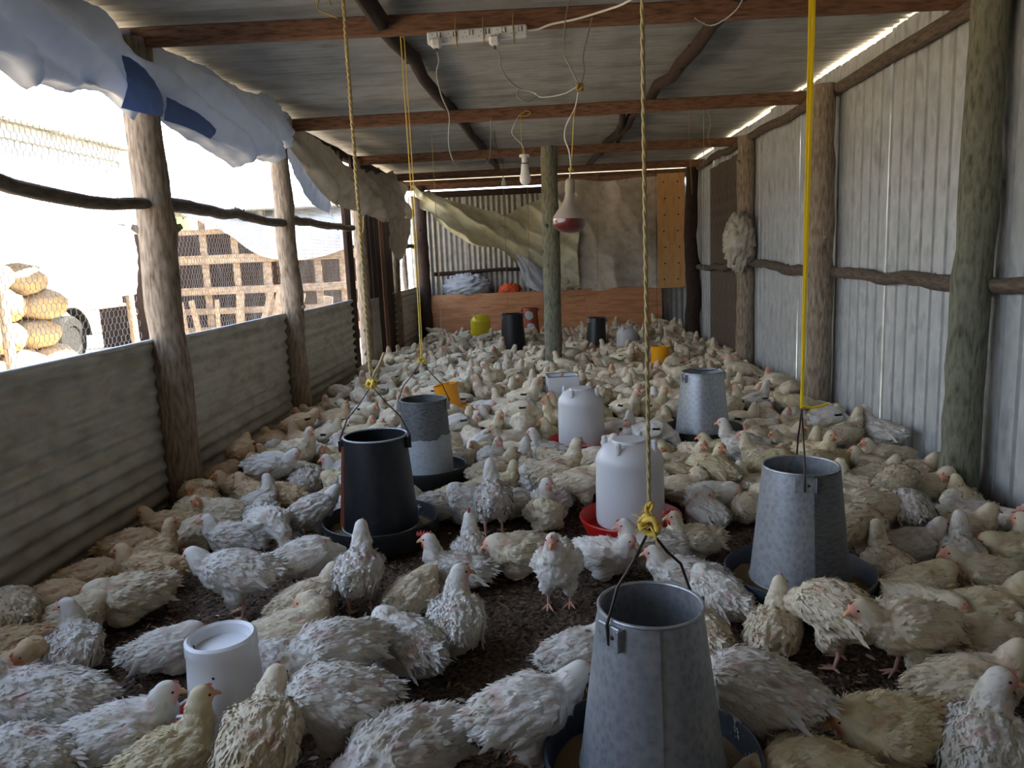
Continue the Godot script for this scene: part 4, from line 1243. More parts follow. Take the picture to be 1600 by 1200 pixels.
	part(hl, "neck", lathe_mesh([Vector2(0.016, 0.172), Vector2(0.021, 0.155), Vector2(0.024, 0.138), Vector2(0.036, 0.115), Vector2(0.054, 0.09), Vector2(0.066, 0.07), Vector2(0.069, 0.06)], 32), M.lamp_silver)
	part(hl, "front_glass", lathe_mesh([Vector2(0.069, 0.06), Vector2(0.070, 0.05), Vector2(0.068, 0.036), Vector2(0.058, 0.019), Vector2(0.038, 0.007), Vector2(0.018, 0.002), Vector2(0, 0.001)], 32), M.lamp_red)
	# white bulb (off)
	var bu := thing("light_bulb", "unlit white light bulb hanging from the looped string", "bulb", Vector3(-0.165, 1.672, -5.8))
	part(bu, "globe", lathe_mesh([Vector2(0, 0.0), Vector2(0.018, 0.003), Vector2(0.034, 0.015), Vector2(0.042, 0.038), Vector2(0.040, 0.062), Vector2(0.031, 0.09)], 28), M.glass_frost)
	part(bu, "base", lathe_mesh([Vector2(0.031, 0.09), Vector2(0.027, 0.13), Vector2(0.024, 0.15), Vector2(0.018, 0.152), Vector2(0.018, 0.165)], 28), M.plastic_white)
	part(bu, "collar", ring_mesh(0.022, 0.004, 24, 0.152), M.dark_hole)
	part(bu, "holder", lathe_mesh([Vector2(0.02, 0.155), Vector2(0.021, 0.195), Vector2(0.037, 0.197), Vector2(0.037, 0.215), Vector2(0, 0.217)], 28), M.plastic_white)
	line("cable", smooth([Vector3(-0.165, 1.888, -5.8), Vector3(-0.175, 1.95, -5.8), Vector3(-0.22, 2.0, -5.8), Vector3(-0.25, 2.05, -5.8), Vector3(-0.22, 2.12, -5.8), Vector3(-0.19, 2.17, -5.82)]), 0.0032, M.cable_white, "curled flex of the white bulb", "cable")
	line("string", smooth([Vector3(-0.178, 1.885, -5.805), Vector3(-0.182, 2.0, -5.805), Vector3(-0.185, 2.164, -5.82)]), 0.002, M.rope_yellow, "straight string beside the white bulb's flex", "string")
	line("string", smooth([Vector3(-0.187, 2.164, -5.825), Vector3(-0.14, 2.16, -5.82), Vector3(-0.11, 2.18, -5.825), Vector3(-0.14, 2.195, -5.82), Vector3(-0.187, 2.17, -5.825)]), 0.0025, M.rope_yellow, "yellow string bow on the second beam above the bulb", "string")
	line("cable", smooth([Vector3(-0.17, 1.93, -5.81), Vector3(-0.26, 1.94, -6.1), Vector3(-0.36, 1.9, -6.5), Vector3(-0.42, 2.05, -6.8), Vector3(-0.45, 2.24, -6.9)]), 0.0025, M.cable_dark, "dark wire looping from the white bulb to the roof pole", "cable")
	var lb := thing("light_bulb", "small far white bulb hanging near the end wall's plank", "bulb", Vector3(-0.52, 1.98, -9.3))
	part(lb, "globe", lathe_mesh([Vector2(0, 0.0), Vector2(0.02, 0.005), Vector2(0.03, 0.025), Vector2(0.027, 0.05), Vector2(0.015, 0.08), Vector2(0.015, 0.11), Vector2(0, 0.112)], 18), M.glass_frost)
	line("cable", [Vector3(-0.52, 2.09, -9.3), Vector3(-0.52, 2.29, -9.3)], 0.003, M.cable_dark, "short dark flex of the small far bulb", "cable")


# ------------------------------------------------------------------ litter
func litter() -> void:
	for kind in 3:
		var mm := MultiMesh.new()
		mm.transform_format = MultiMesh.TRANSFORM_3D
		var me: ArrayMesh
		if kind == 2:
			me = cloth_mesh([[Vector3(-0.012, 0, -0.003), Vector3(0, 0.003, -0.006), Vector3(0.014, 0.006, -0.001)], [Vector3(-0.012, 0, 0.003), Vector3(0, 0.003, 0.006), Vector3(0.014, 0.006, 0.001)]], 2, 0.0, 1)
		else:
			me = box_mesh(Vector3(0.022, 0.0025, 0.006) if kind == 0 else Vector3(0.013, 0.006, 0.009), 0.0008)
		mm.mesh = me
		mm.instance_count = [7000, 9000, 260][kind]
		var rg := RandomNumberGenerator.new()
		rg.seed = 90 + kind
		for i in mm.instance_count:
			var p := Vector3(rg.randf_range(-1.9, 1.88), 0.0, -1.1 - 4.2 * pow(rg.randf(), 1.4))
			p.y = rg.randf_range(-0.006, 0.004) + (0.004 if kind == 2 else 0.0)
			var b := Basis.from_euler(Vector3(rg.randf_range(-0.35, 0.35), rg.randf() * TAU, rg.randf_range(-0.35, 0.35))).scaled(Vector3.ONE * rg.randf_range(0.5, 1.25))
			mm.set_instance_transform(i, Transform3D(b, p))
		var o := MultiMeshInstance3D.new()
		o.name = ["wood_shavings", "litter_crumbs", "loose_feathers"][kind]
		o.multimesh = mm
		o.material_override = [M.chip, M.chip2, M.fluff][kind]
		o.set_meta("label", ["tan wood shavings scattered over the floor", "dark crumbs of trodden litter over the floor", "tiny white feathers fallen on the litter"][kind])
		o.set_meta("category", ["shavings", "litter", "feathers"][kind])
		o.set_meta("kind", "stuff")
		add_child(o)


# ------------------------------------------------------------------ birds
# a field of distances on a grid, meshed as surface nets
class Field:
	var o: Vector3
	var h: float
	var nx: int
	var ny: int
	var nz: int
	var d: PackedFloat32Array

	func _init(lo: Vector3, hi: Vector3, cell: float) -> void:
		o = lo
		h = cell
		nx = int((hi.x - lo.x) / cell) + 2
		ny = int((hi.y - lo.y) / cell) + 2
		nz = int((hi.z - lo.z) / cell) + 2
		d.resize(nx * ny * nz)
		d.fill(1.0)

	func span(lo: Vector3, hi: Vector3) -> PackedInt32Array:
		return PackedInt32Array([maxi(0, int((lo.x - o.x) / h)), mini(nx - 1, int((hi.x - o.x) / h) + 1), maxi(0, int((lo.y - o.y) / h)), mini(ny - 1, int((hi.y - o.y) / h) + 1), maxi(0, int((lo.z - o.z) / h)), mini(nz - 1, int((hi.z - o.z) / h) + 1)])

	func capsule(a: Vector3, ra: float, b: Vector3, rb: float, k: float) -> void:
		var m := Vector3.ONE * (maxf(ra, rb) + k + 2.0 * h)
		var s := span(a.min(b) - m, a.max(b) + m)
		var ba := b - a
		var bb := maxf(ba.length_squared(), 0.0000001)
		for i in range(s[0], s[1] + 1):
			for j in range(s[2], s[3] + 1):
				for l in range(s[4], s[5] + 1):
					var pa := Vector3(o.x + i * h, o.y + j * h, o.z + l * h) - a
					var t := clampf(pa.dot(ba) / bb, 0.0, 1.0)
					var v := (pa - ba * t).length() - (ra + (rb - ra) * t)
					var at := (i * ny + j) * nz + l
					var w := d[at]
					var q := maxf(k - absf(w - v), 0.0) / k
					d[at] = minf(w, v) - q * q * k * 0.25

	func ellipsoid(c: Vector3, bs: Basis, r: Vector3, k: float) -> void:
		var m := Vector3.ONE * (maxf(r.x, maxf(r.y, r.z)) + k + 2.0 * h)
		var s := span(c - m, c + m)
		var inv := bs.inverse()
		var r2 := r * r
		for i in range(s[0], s[1] + 1):
			for j in range(s[2], s[3] + 1):
				for l in range(s[4], s[5] + 1):
					var p := inv * (Vector3(o.x + i * h, o.y + j * h, o.z + l * h) - c)
					var k0 := (p / r).length()
					var k1 := (p / r2).length()
					var v := k0 * (k0 - 1.0) / maxf(k1, 0.0001)
					var at := (i * ny + j) * nz + l
					var w := d[at]
					var q := maxf(k - absf(w - v), 0.0) / k
					d[at] = minf(w, v) - q * q * k * 0.25

	func cut_floor(y: float) -> void:
		for i in nx:
			for j in ny:
				var v := y - (o.y + j * h)
				if v < -4.0 * h:
					continue
				for l in nz:
					var at := (i * ny + j) * nz + l
					d[at] = maxf(d[at], v)

	func net() -> Array:
		var verts := PackedVector3Array()
		var idx := PackedInt32Array()
		var at_cell := {}
		var sy := nz
		var sx := ny * nz
		var lim := 1.8 * h
		var corner := PackedInt32Array([0, sx, sy, sx + sy, 1, sx + 1, sy + 1, sx + sy + 1])
		var edges := [[0, 1], [2, 3], [4, 5], [6, 7], [0, 2], [1, 3], [4, 6], [5, 7], [0, 4], [1, 5], [2, 6], [3, 7]]
		for i in nx - 1:
			for j in ny - 1:
				var row := (i * ny + j) * nz
				for l in nz - 1:
					var c := row + l
					if absf(d[c]) > lim:
						continue
					var inside := 0
					var vals := PackedFloat32Array([0, 0, 0, 0, 0, 0, 0, 0])
					for q in 8:
						var v := d[c + corner[q]]
						vals[q] = v
						if v < 0.0:
							inside += 1
					if inside == 0 or inside == 8:
						continue
					var sum := Vector3.ZERO
					var n := 0
					for e in edges:
						var a: int = e[0]
						var b: int = e[1]
						if (vals[a] < 0.0) != (vals[b] < 0.0):
							var t := vals[a] / (vals[a] - vals[b])
							sum += Vector3(a & 1, (a >> 1) & 1, a >> 2).lerp(Vector3(b & 1, (b >> 1) & 1, b >> 2), t)
							n += 1
					at_cell[c] = verts.size()
					verts.append(o + (Vector3(i, j, l) + sum / n) * h)
		for c in at_cell:
			var s: bool = d[c] < 0.0
			# x edge, y edge, z edge that start at this corner
			for ax in 3:
				var st: int = [sx, sy, 1][ax]
				var u: int = [sy, 1, sx][ax]
				var w: int = [1, sx, sy][ax]
				if (d[c + st] < 0.0) == s:
					continue
				if not (at_cell.has(c - u) and at_cell.has(c - w) and at_cell.has(c - u - w)):
					continue
				var p0: int = at_cell[c]
				var p1: int = at_cell[c - u]
				var p2: int = at_cell[c - u - w]
				var p3: int = at_cell[c - w]
				if s:
					idx.append_array(PackedInt32Array([p0, p2, p1, p0, p3, p2]))
				else:
					idx.append_array(PackedInt32Array([p0, p1, p2, p0, p2, p3]))
		return [verts, idx]


# pose: neck chain (point, radius), head centre, head direction; standing birds are lifted
const UP := 0.10
const BIRD := 0.77
var poses := {
	"A": {"say": "sitting tall", "neck": [[0.07, 0.115, 0, 0.056], [0.10, 0.165, 0, 0.039], [0.106, 0.215, 0, 0.029]], "head": [0.120, 0.245, 0], "dir": [1, -0.12, 0.1]},
	"S": {"say": "sitting with head raised", "neck": [[0.07, 0.11, 0, 0.058], [0.115, 0.145, 0, 0.040], [0.122, 0.178, 0, 0.030]], "head": [0.140, 0.198, 0], "dir": [1, -0.18, -0.1]},
	"K": {"say": "sitting hunched", "neck": [[0.07, 0.115, 0, 0.060], [0.098, 0.14, 0.004, 0.044]], "head": [0.126, 0.150, 0.008], "dir": [1, -0.45, 0.25]},
	"R": {"say": "lying with head lowered", "neck": [[0.08, 0.09, 0, 0.058], [0.135, 0.082, 0.008, 0.038], [0.168, 0.062, 0.014, 0.030]], "head": [0.194, 0.046, 0.018], "dir": [1, -0.4, 0.15]},
	"P": {"say": "preening its wing", "neck": [[0.07, 0.115, 0, 0.056], [0.10, 0.162, -0.018, 0.038], [0.075, 0.188, -0.05, 0.030]], "head": [0.046, 0.182, -0.068], "dir": [-0.8, -0.5, -0.25]},
	"Q": {"say": "preening its flank", "neck": [[0.07, 0.115, 0, 0.056], [0.10, 0.162, 0.018, 0.038], [0.075, 0.188, 0.05, 0.030]], "head": [0.046, 0.182, 0.068], "dir": [-0.8, -0.5, 0.25]},
	"L": {"say": "sitting, looking aside", "neck": [[0.07, 0.115, 0, 0.056], [0.105, 0.16, -0.006, 0.038], [0.108, 0.20, -0.012, 0.029]], "head": [0.113, 0.228, -0.026], "dir": [0.25, -0.15, -1]},
	"T": {"say": "sitting, head turned", "neck": [[0.07, 0.115, 0, 0.056], [0.105, 0.16, 0.006, 0.038], [0.108, 0.20, 0.012, 0.029]], "head": [0.112, 0.228, 0.026], "dir": [0.15, -0.12, 1]},
	"U": {"say": "standing upright", "stand": true, "neck": [[0.07, 0.12, 0, 0.056], [0.105, 0.175, 0, 0.038], [0.112, 0.222, 0, 0.028]], "head": [0.128, 0.250, 0], "dir": [1, -0.15, 0.05]},
	"M": {"say": "standing, neck forward", "stand": true, "neck": [[0.08, 0.105, 0, 0.058], [0.128, 0.13, 0, 0.039], [0.150, 0.155, 0.004, 0.030]], "head": [0.172, 0.170, 0.006], "dir": [1, -0.3, 0.1]},
	"D": {"say": "standing, head down", "stand": true, "neck": [[0.085, 0.085, 0, 0.056], [0.145, 0.06, 0, 0.038], [0.170, 0.015, 0.002, 0.029]], "head": [0.186, -0.016, 0.004], "dir": [0.7, -0.8, 0.05]},
}


func v3(a: Array) -> Vector3:
	return Vector3(a[0], a[1], a[2])


func make_bird(key: String, sd: int, cell: float, flakes: int) -> ArrayMesh:
	var ps: Dictionary = poses[key]
	var stand: bool = ps.has("stand")
	var up := Vector3(0, UP if stand else 0.0, 0)
	var rg := RandomNumberGenerator.new()
	rg.seed = sd
	var hc: Vector3 = v3(ps.head) + up
	var hd: Vector3 = v3(ps.dir).normalized()
	var f := Field.new(Vector3(-0.215, -0.012, -0.135), Vector3(0.235, (0.30 if stand or key == "A" else 0.27) + up.y, 0.135), cell)
	var tilt := 0.22 if stand else 0.10
	var bt := Basis(Vector3.BACK, tilt)
	f.ellipsoid(Vector3(-0.018, 0.092, 0) + up, bt, Vector3(0.118, 0.086, 0.092), 0.02)
	f.ellipsoid(Vector3(0.055, 0.092, 0) + up, Basis(), Vector3(0.076, 0.076, 0.078), 0.03)
	f.ellipsoid(Vector3(-0.105, 0.088, 0) + up, bt, Vector3(0.062, 0.060, 0.066), 0.03)
	f.capsule(Vector3(-0.13, 0.10, 0) + up, 0.036, Vector3(-0.172, 0.120 + rg.randf_range(-0.02, 0.02), rg.randf_range(-0.015, 0.015)) + up, 0.013, 0.03)
	for s in [-1.0, 1.0]:
		var wb := Basis(Vector3.UP, -s * 0.10) * Basis(Vector3.BACK, 0.14 + rg.randf_range(-0.06, 0.10)) * Basis(Vector3.RIGHT, -s * 0.22)
		f.ellipsoid(Vector3(-0.03, 0.103, s * 0.079) + up, wb, Vector3(0.108, 0.047, 0.021), 0.006)
		f.ellipsoid(Vector3(0.055, 0.120, s * 0.062) + up, Basis(), Vector3(0.036, 0.036, 0.028), 0.014)
		if stand:
			f.ellipsoid(Vector3(-0.004, 0.118, s * 0.047), Basis(Vector3.BACK, 0.3), Vector3(0.042, 0.062, 0.032), 0.02)
		else:
			f.ellipsoid(Vector3(0.03, 0.035, s * 0.062), Basis(), Vector3(0.055, 0.036, 0.034), 0.016)
	var nk: Array = ps.neck
	for i in nk.size():
		var a := Vector3(nk[i][0], nk[i][1], nk[i][2]) + up
		var last := i == nk.size() - 1
		var b: Vector3 = hc - hd * 0.006 if last else Vector3(nk[i + 1][0], nk[i + 1][1], nk[i + 1][2]) + up
		f.capsule(a, nk[i][3] * 1.14, b, 0.0265 if last else nk[i + 1][3] * 1.14, 0.018)
	var hz := hd.cross(Vector3.UP).normalized()
	var hy := hz.cross(hd)
	f.ellipsoid(hc, Basis(hd, hy, hz), Vector3(0.037, 0.030, 0.0262), 0.010)
	if not stand:
		f.cut_floor(0.0)
	var got: Array = f.net()
	var vs: PackedVector3Array = got[0]
	var ix: PackedInt32Array = got[1]
	# ruffle the surface
	var n1 := FastNoiseLite.new()
	n1.seed = sd
	n1.frequency = 22.0
	n1.fractal_octaves = 3
	var ns := face_normals(vs, ix)
	for i in vs.size():
		var p := vs[i]
		var near := clampf((p.distance_to(hc) - 0.04) / 0.04, 0.0, 1.0)
		vs[i] = p + ns[i] * (0.0105 * n1.get_noise_3d(p.x * 0.7, p.y * 1.5, p.z * 1.5) * near)
		if not stand and vs[i].y < 0.0:
			vs[i].y = 0.0
	ns = face_normals(vs, ix)
	# plumage colours: off-white, yellowed, dirtied, bare pink skin, pink face
	var n2 := FastNoiseLite.new()
	n2.seed = sd + 50
	n2.frequency = 11.0
	n2.fractal_octaves = 3
	var n3 := FastNoiseLite.new()
	n3.seed = sd + 90
	n3.frequency = 60.0
	var cs := PackedColorArray()
	var white := Color(0.66, 0.635, 0.575)
	for i in vs.size():
		var p := vs[i]
		var c := white
		c = c.lerp(Color(0.55, 0.475, 0.34), clampf(n2.get_noise_3dv(p) * 1.6 - 0.10, 0.0, 0.55))
		c = c.lerp(Color(0.32, 0.285, 0.245), clampf(n3.get_noise_3dv(p + Vector3(3, 0, 0)) * 2.0 + n2.get_noise_3dv(p + Vector3(0, 5, 0)) * 1.6 - 0.85, 0.0, 0.5))
		var bare := n2.get_noise_3dv(p + Vector3(7, 2, 1)) * 1.5 - 0.33
		c = c.lerp(Color(0.50, 0.335, 0.295), clampf(bare * 1.8, 0.0, 0.6) * (1.0 if p.distance_to(hc) > 0.05 else 0.3))
		var fw := (p - hc).dot(hd)
		if p.distance_to(hc) < 0.045:
			c = c.lerp(Color(0.62, 0.30, 0.25), clampf((fw - 0.006) * 50.0 + n3.get_noise_3dv(p) * 0.3, 0.0, 0.9))
		cs.append(c)
	# feathers lifted from the surface
	var nb := vs.size()
	for k in flakes:
		var i := rg.randi_range(0, nb - 1)
		var p := vs[i]
		var n := ns[i]
		if p.distance_to(hc) < 0.042 or n.y < -0.5 or p.y < 0.02:
			continue
		var flow := Vector3(-1.0, -0.28, 0)
		var lg := rg.randf_range(0.010, 0.020)
		var lift := rg.randf_range(0.0008, 0.004)
		if p.x > 0.085 or p.distance_to(hc) < 0.09:
			flow = (Vector3(0.03, 0.09, 0) + up - hc).normalized() + Vector3(0, -0.3, 0)
			lg *= 0.65
			lift *= 0.6
		elif absf(p.z) > 0.06 and p.y - up.y > 0.06:
			lg *= 1.45
		elif p.x < -0.10:
			lg *= 1.35
			lift *= 2.2
		if rg.randf() < 0.05:
			lift += rg.randf_range(0.004, 0.012)
		flake(vs, ns, cs, ix, p, n, flow + Vector3(rg.randf_range(-0.3, 0.3), rg.randf_range(-0.3, 0.3), rg.randf_range(-0.35, 0.35)), lg, lg * rg.randf_range(0.16, 0.27), lift, cs[i])
	var grow := 1.0 if flakes > 0 else 0.6
	for k in int(40 * grow):
		var a := rg.randf_range(-1.0, 1.0)
		var b := rg.randf_range(-1.0, 1.0)
		var base := Vector3(-0.155, 0.105, 0) + up + Vector3(rg.randf_range(-0.02, 0.02), b * 0.014, a * 0.022)
		flake(vs, ns, cs, ix, base, Vector3(0, 1, a * 0.8).normalized(), Vector3(-1.0, 0.12 + b * 0.45 - 0.1, a * 0.5), rg.randf_range(0.028, 0.05), 0.006, 0.001, white)
	for s in [-1.0, 1.0]:
		for k in int(9 * grow):
			var base := Vector3(-0.075 - 0.006 * k, 0.115 - 0.006 * k, s * (0.090 - 0.0015 * k)) + up
			flake(vs, ns, cs, ix, base, Vector3(0, 0.35, s).normalized(), Vector3(-1.0, -0.16 - 0.04 * k, -s * 0.12), rg.randf_range(0.034, 0.052), 0.0075, 0.002 + 0.001 * (k % 3), white * Color(0.97, 0.96, 0.93))
	var arr := []
	arr.resize(Mesh.ARRAY_MAX)
	arr[Mesh.ARRAY_VERTEX] = vs
	arr[Mesh.ARRAY_NORMAL] = ns
	arr[Mesh.ARRAY_COLOR] = cs
	arr[Mesh.ARRAY_INDEX] = ix
	var me := ArrayMesh.new()
	me.add_surface_from_arrays(Mesh.PRIMITIVE_TRIANGLES, arr)
	return me


func face_normals(vs: PackedVector3Array, ix: PackedInt32Array) -> PackedVector3Array:
	var ns := PackedVector3Array()
	ns.resize(vs.size())
	for t in range(0, ix.size(), 3):
		var a := ix[t]
		var b := ix[t + 1]
		var c := ix[t + 2]
		var n := (vs[c] - vs[a]).cross(vs[b] - vs[a])
		ns[a] += n
		ns[b] += n
		ns[c] += n
	for i in ns.size():
		ns[i] = ns[i].normalized()
	return ns


# one feather: a narrow curved leaf, widest before the middle
func flake(vs: PackedVector3Array, ns: PackedVector3Array, cs: PackedColorArray, ix: PackedInt32Array, p: Vector3, n: Vector3, flow: Vector3, lg: float, w: float, lift: float, c: Color) -> void:
	var t := flow - n * flow.dot(n)
	if t.length_squared() < 0.01:
		return
	t = t.normalized()
	var s := n.cross(t)
	var b := vs.size()
	vs.append(p - n * 0.001 - t * lg * 0.1)
	vs.append(p + t * lg * 0.45 + s * w + n * lift * 0.35)
	vs.append(p + t * lg * 0.45 - s * w + n * lift * 0.35)
	vs.append(p + t * lg * 0.5 + n * (lift * 0.55 + w * 0.25))
	vs.append(p + t * lg + n * lift)
	ns.append(n)
	ns.append((n + s * 0.45).normalized())
	ns.append((n - s * 0.45).normalized())
	ns.append(n)
	ns.append((n + t * 0.25).normalized())
	for k in 5:
		cs.append(c)
	ix.append_array(PackedInt32Array([b, b + 1, b + 3, b, b + 3, b + 2, b + 1, b + 4, b + 3, b + 3, b + 4, b + 2]))


var ROWS := [  # birds along the low wall carry painted warm shade in their tint
	[-1.63, -2.04, 215, "K", 1.00, 3, "shade-tinted white chicken with rounded back hunched against the foot of the low ribbed wall"],
	[-1.70, -2.35, 20, "R", 1.05, 3, "shade-tinted white chicken resting at the low ribbed wall beside one with bare pink shoulders"],
	[-1.44, -2.03, 112, "L", 1.00, 0, "white chicken with bare pink shoulders sitting with its back turned, head sideways"],
	[-1.46, -2.37, 222, "K", 1.12, 1, "plump white chicken dozing with head tucked into its breast on bare litter"],
	[-1.51, -2.62, 182, "S", 1.00, 3, "shade-tinted white chicken sitting behind the plump dozing one, head raised toward the wall"],
	[-1.71, -2.57, 30, "R", 0.95, 3, "shade-tinted white chicken lying along the low ribbed wall behind the plump dozing one"],
	[-1.72, -2.87, 25, "R", 1.00, 3, "shade-tinted white chicken lying flat by wall just before the first log post"],
	[-1.69, -3.12, 205, "S", 0.95, 3, "small shade-tinted chicken with raised head sitting near the foot of first log post"],
	[-1.52, -3.25, 185, "K", 1.00, 1, "white chicken tucked down beside the first log post's foot, tail toward the feeder"],
	[-1.32, -2.93, 184, "S", 1.00, 0, "white chicken with neck raised sitting right behind the big standing one"],
	[-1.08, -2.37, 182, "M", 1.08, 0, "big scruffy white chicken standing side-on on bare floor, legs showing"],
	[-1.17, -2.91, 318, "D", 0.95, 0, "white chicken bending its neck toward the floor beside the black feeder tray"],
	[-0.89, -2.52, 35, "D", 1.00, 0, "white chicken reaching its head into the black feeder's tray"],
	[-0.67, -2.38, 93, "U", 1.00, 0, "white chicken standing back-on at the black feeder tray, fluffy tail hanging"],
	[-1.03, -3.05, 55, "M", 0.95, 0, "ragged white chicken standing at the far side of black feeder tray"],
	[-0.83, -2.32, 48, "S", 1.00, 1, "white chicken squatting behind the one that faces back, near black feeder"],
	[-0.81, -2.12, 20, "P", 1.00, 1, "white chicken squatting with head turned back, behind the small white drinker"],
	[-0.60, -1.84, 212, "D", 1.10, 0, "white chicken with dirty grey back leaning down to the small white drinker"],
	[-0.81, -1.97, 190, "R", 0.85, 0, "small white chicken half hidden behind the small white drinker"],
	[-0.45, -2.01, 140, "K", 1.15, 0, "fluffy white chicken with ruffled rump and splayed tail on open litter"],
	[-0.32, -2.16, 98, "T", 1.10, 0, "white chicken sitting back-on with raised head turned aside, long tail plume"],
	[-0.49, -2.38, 60, "K", 0.95, 1, "cream white chicken hunched between two fluffy ones below the black feeder"],
	[-0.37, -2.55, 178, "A", 1.00, 0, "white chicken with bright red comb in profile beside black feeder"],
	[-0.33, -2.72, 100, "A", 0.95, 0, "white chicken sitting back-on behind the red-combed one, stubby tail"],
	[-0.54, -1.60, 190, "D", 1.12, 0, "white chicken with grey bare flank drinking at the small white drinker"],
	[-0.65, -1.47, 96, "M", 1.08, 1, "round dirty white chicken with its back turned at the small white drinker"],
	[-0.89, -1.54, 48, "A", 1.00, 2, "yellowish thin-necked chicken stretching up beside the small white drinker"],
	[-1.06, -1.62, 18, "S", 1.05, 0, "white chicken with pink face sitting at the small drinker's red tray"],
	[-1.33, -1.74, 184, "S", 1.25, 0, "large bright white chicken sitting with ruffled back on litter"],
	[-1.25, -1.53, 182, "R", 1.05, 0, "white chicken lying with its tail toward the small drinker"],
	[-1.16, -2.04, 30, "K", 0.90, 0, "white chicken crouching behind the small white drinker, fluffy tail showing"],
	[-0.37, -1.53, 222, "R", 1.25, 0, "large white chicken in open litter with ruffled shoulder feathers and lowered head"],
	[-0.09, -1.57, 22, "M", 1.05, 0, "white chicken standing with its neck reaching toward the galvanized feeder in open litter"],
	[0.05, -1.98, 20, "A", 0.95, 0, "white chicken with raised head peering past the rope-hung galvanized feeder"],
	[0.42, -1.59, 150, "D", 1.15, 0, "large white chicken with drooping wing feeding from galvanized feeder's blue tray"],
	[0.60, -2.08, 62, "A", 0.95, 1, "white chicken with pink bare flank sitting with raised head between two galvanized feeders"],
	[0.76, -2.01, 128, "D", 1.10, 1, "cream white chicken standing tail-on with head hidden in the feeder tray"],
	[0.91, -1.90, 192, "M", 1.05, 1, "cream white chicken with pink face standing side-on over a lying one"],
	[1.22, -2.15, 8, "S", 1.10, 2, "yellowish chicken sitting behind the standing pink-faced one"],
	[0.96, -1.81, 4, "S", 1.10, 1, "long white chicken lying stretched with bare rump, head raised"],
	[0.71, -1.59, 196, "K", 1.15, 2, "smooth yellowish chicken with head bowed onto its breast on dark litter"],
	[0.89, -1.54, 58, "T", 1.10, 0, "white chicken with clean raised head sitting beside the bowed yellowish one"],
	[0.49, -1.49, 175, "R", 1.00, 2, "yellowish chicken at the rope-hung feeder tray, only its back showing"],
	[1.11, -2.53, 96, "A", 0.95, 1, "white chicken with thin upright neck beside the seamed galvanized feeder"],
	[1.25, -2.68, 6, "S", 1.00, 0, "white chicken with dark pink face sitting beside the thin-necked one"],
	[1.46, -2.77, 4, "S", 1.10, 1, "long white chicken lying near the tall metal wall's post, head raised"],
	[1.57, -2.61, 178, "K", 1.00, 2, "yellowish chicken hunched by the tall metal wall, past the long lying one"],
	[1.36, -2.43, 182, "S", 1.00, 1, "pink-headed chicken looking sideways in the group by the tall metal wall"],
	[1.13, -2.34, 20, "K", 1.05, 2, "yellowish chicken hunched between thin-necked one and standing pink-faced one"],
	[1.15, -2.84, 190, "M", 1.10, 1, "cream white chicken standing on long legs behind the seamed galvanized feeder"],
	[1.67, -3.88, 184, "S", 1.00, 1, "white chicken sitting by the tall ribbed metal wall, facing the seamed feeder"],
	[1.67, -3.59, 2, "S", 0.95, 1, "white chicken sitting near the log post at metal wall's foot, facing the wall"],
	[1.47, -4.33, 188, "S", 1.00, 1, "white chicken lying behind the yellow strap's feeder near the tall metal wall"],
	[0.95, -3.89, 165, "U", 1.00, 0, "white chicken stretching its neck toward the black-trayed galvanized feeder"],
	[-0.01, -2.40, 262, "U", 1.00, 0, "white chicken with red raw breast standing face-on at open litter's edge"],
	[0.16, -2.66, 320, "S", 1.00, 0, "white chicken with bare pink belly beside the raw-breasted one"],
	[-0.15, -2.69, 200, "K", 1.10, 1, "pinkish white chicken slumped sideways at the edge of the open litter"],
	[0.42, -2.45, 170, "S", 1.00, 0, "white chicken with pink face behind the rope-hung galvanized feeder's handle"],
	[0.37, -2.74, 182, "S", 1.05, 0, "white chicken sitting before the red drinker tray beside the yellow knot"],
	[0.48, -2.78, 200, "A", 0.95, 1, "white chicken with red comb past the yellow knot at red tray"],
	[0.49, -2.33, 120, "K", 1.00, 0, "ruffled white chicken between the rope-hung feeder and the seamed feeder's tray"],
	[0.39, -2.08, 110, "K", 0.95, 1, "white chicken squatting directly behind the rope-hung galvanized feeder"],
	[-0.00, -3.48, 20, "U", 1.05, 1, "cream chicken standing with thin raised neck beside the drinker with red tray"],
	[-0.33, -3.80, 30, "S", 1.05, 1, "cream chicken with raised neck facing away, in front of the standing thin-necked one"],
	[-0.57, -4.09, 184, "S", 1.00, 1, "cream chicken with pink face looking toward the two-toned grey feeder"],
	[-0.39, -3.26, 150, "K", 1.15, 0, "big white chicken with ruffled back between black feeder and red drinker tray"],
	[-0.55, -3.28, 175, "S", 0.95, 0, "white chicken with streaky wing beside the black feeder's tray"],
	[-1.35, -3.51, 170, "R", 0.95, 3, "shade-tinted chicken lying at the bare strip's edge beside the black feeder"],
	[-1.47, -3.54, 150, "S", 0.95, 3, "shade-tinted chicken with raised head lying behind another at bare strip's edge"],
	[-1.38, -3.88, 172, "S", 1.00, 1, "cream chicken with fluffy tail lying near the low wall's second bay"],
	[-1.59, -4.59, 140, "A", 1.00, 3, "shade-tinted chicken sitting tall below the low wall's second bay"],
	[-1.80, -3.89, 60, "K", 0.95, 3, "shade-tinted chicken tucked close behind the first log post"],
	[-1.61, -3.95, 110, "P", 0.95, 3, "shade-tinted chicken preening near the wall behind first log post"],
]


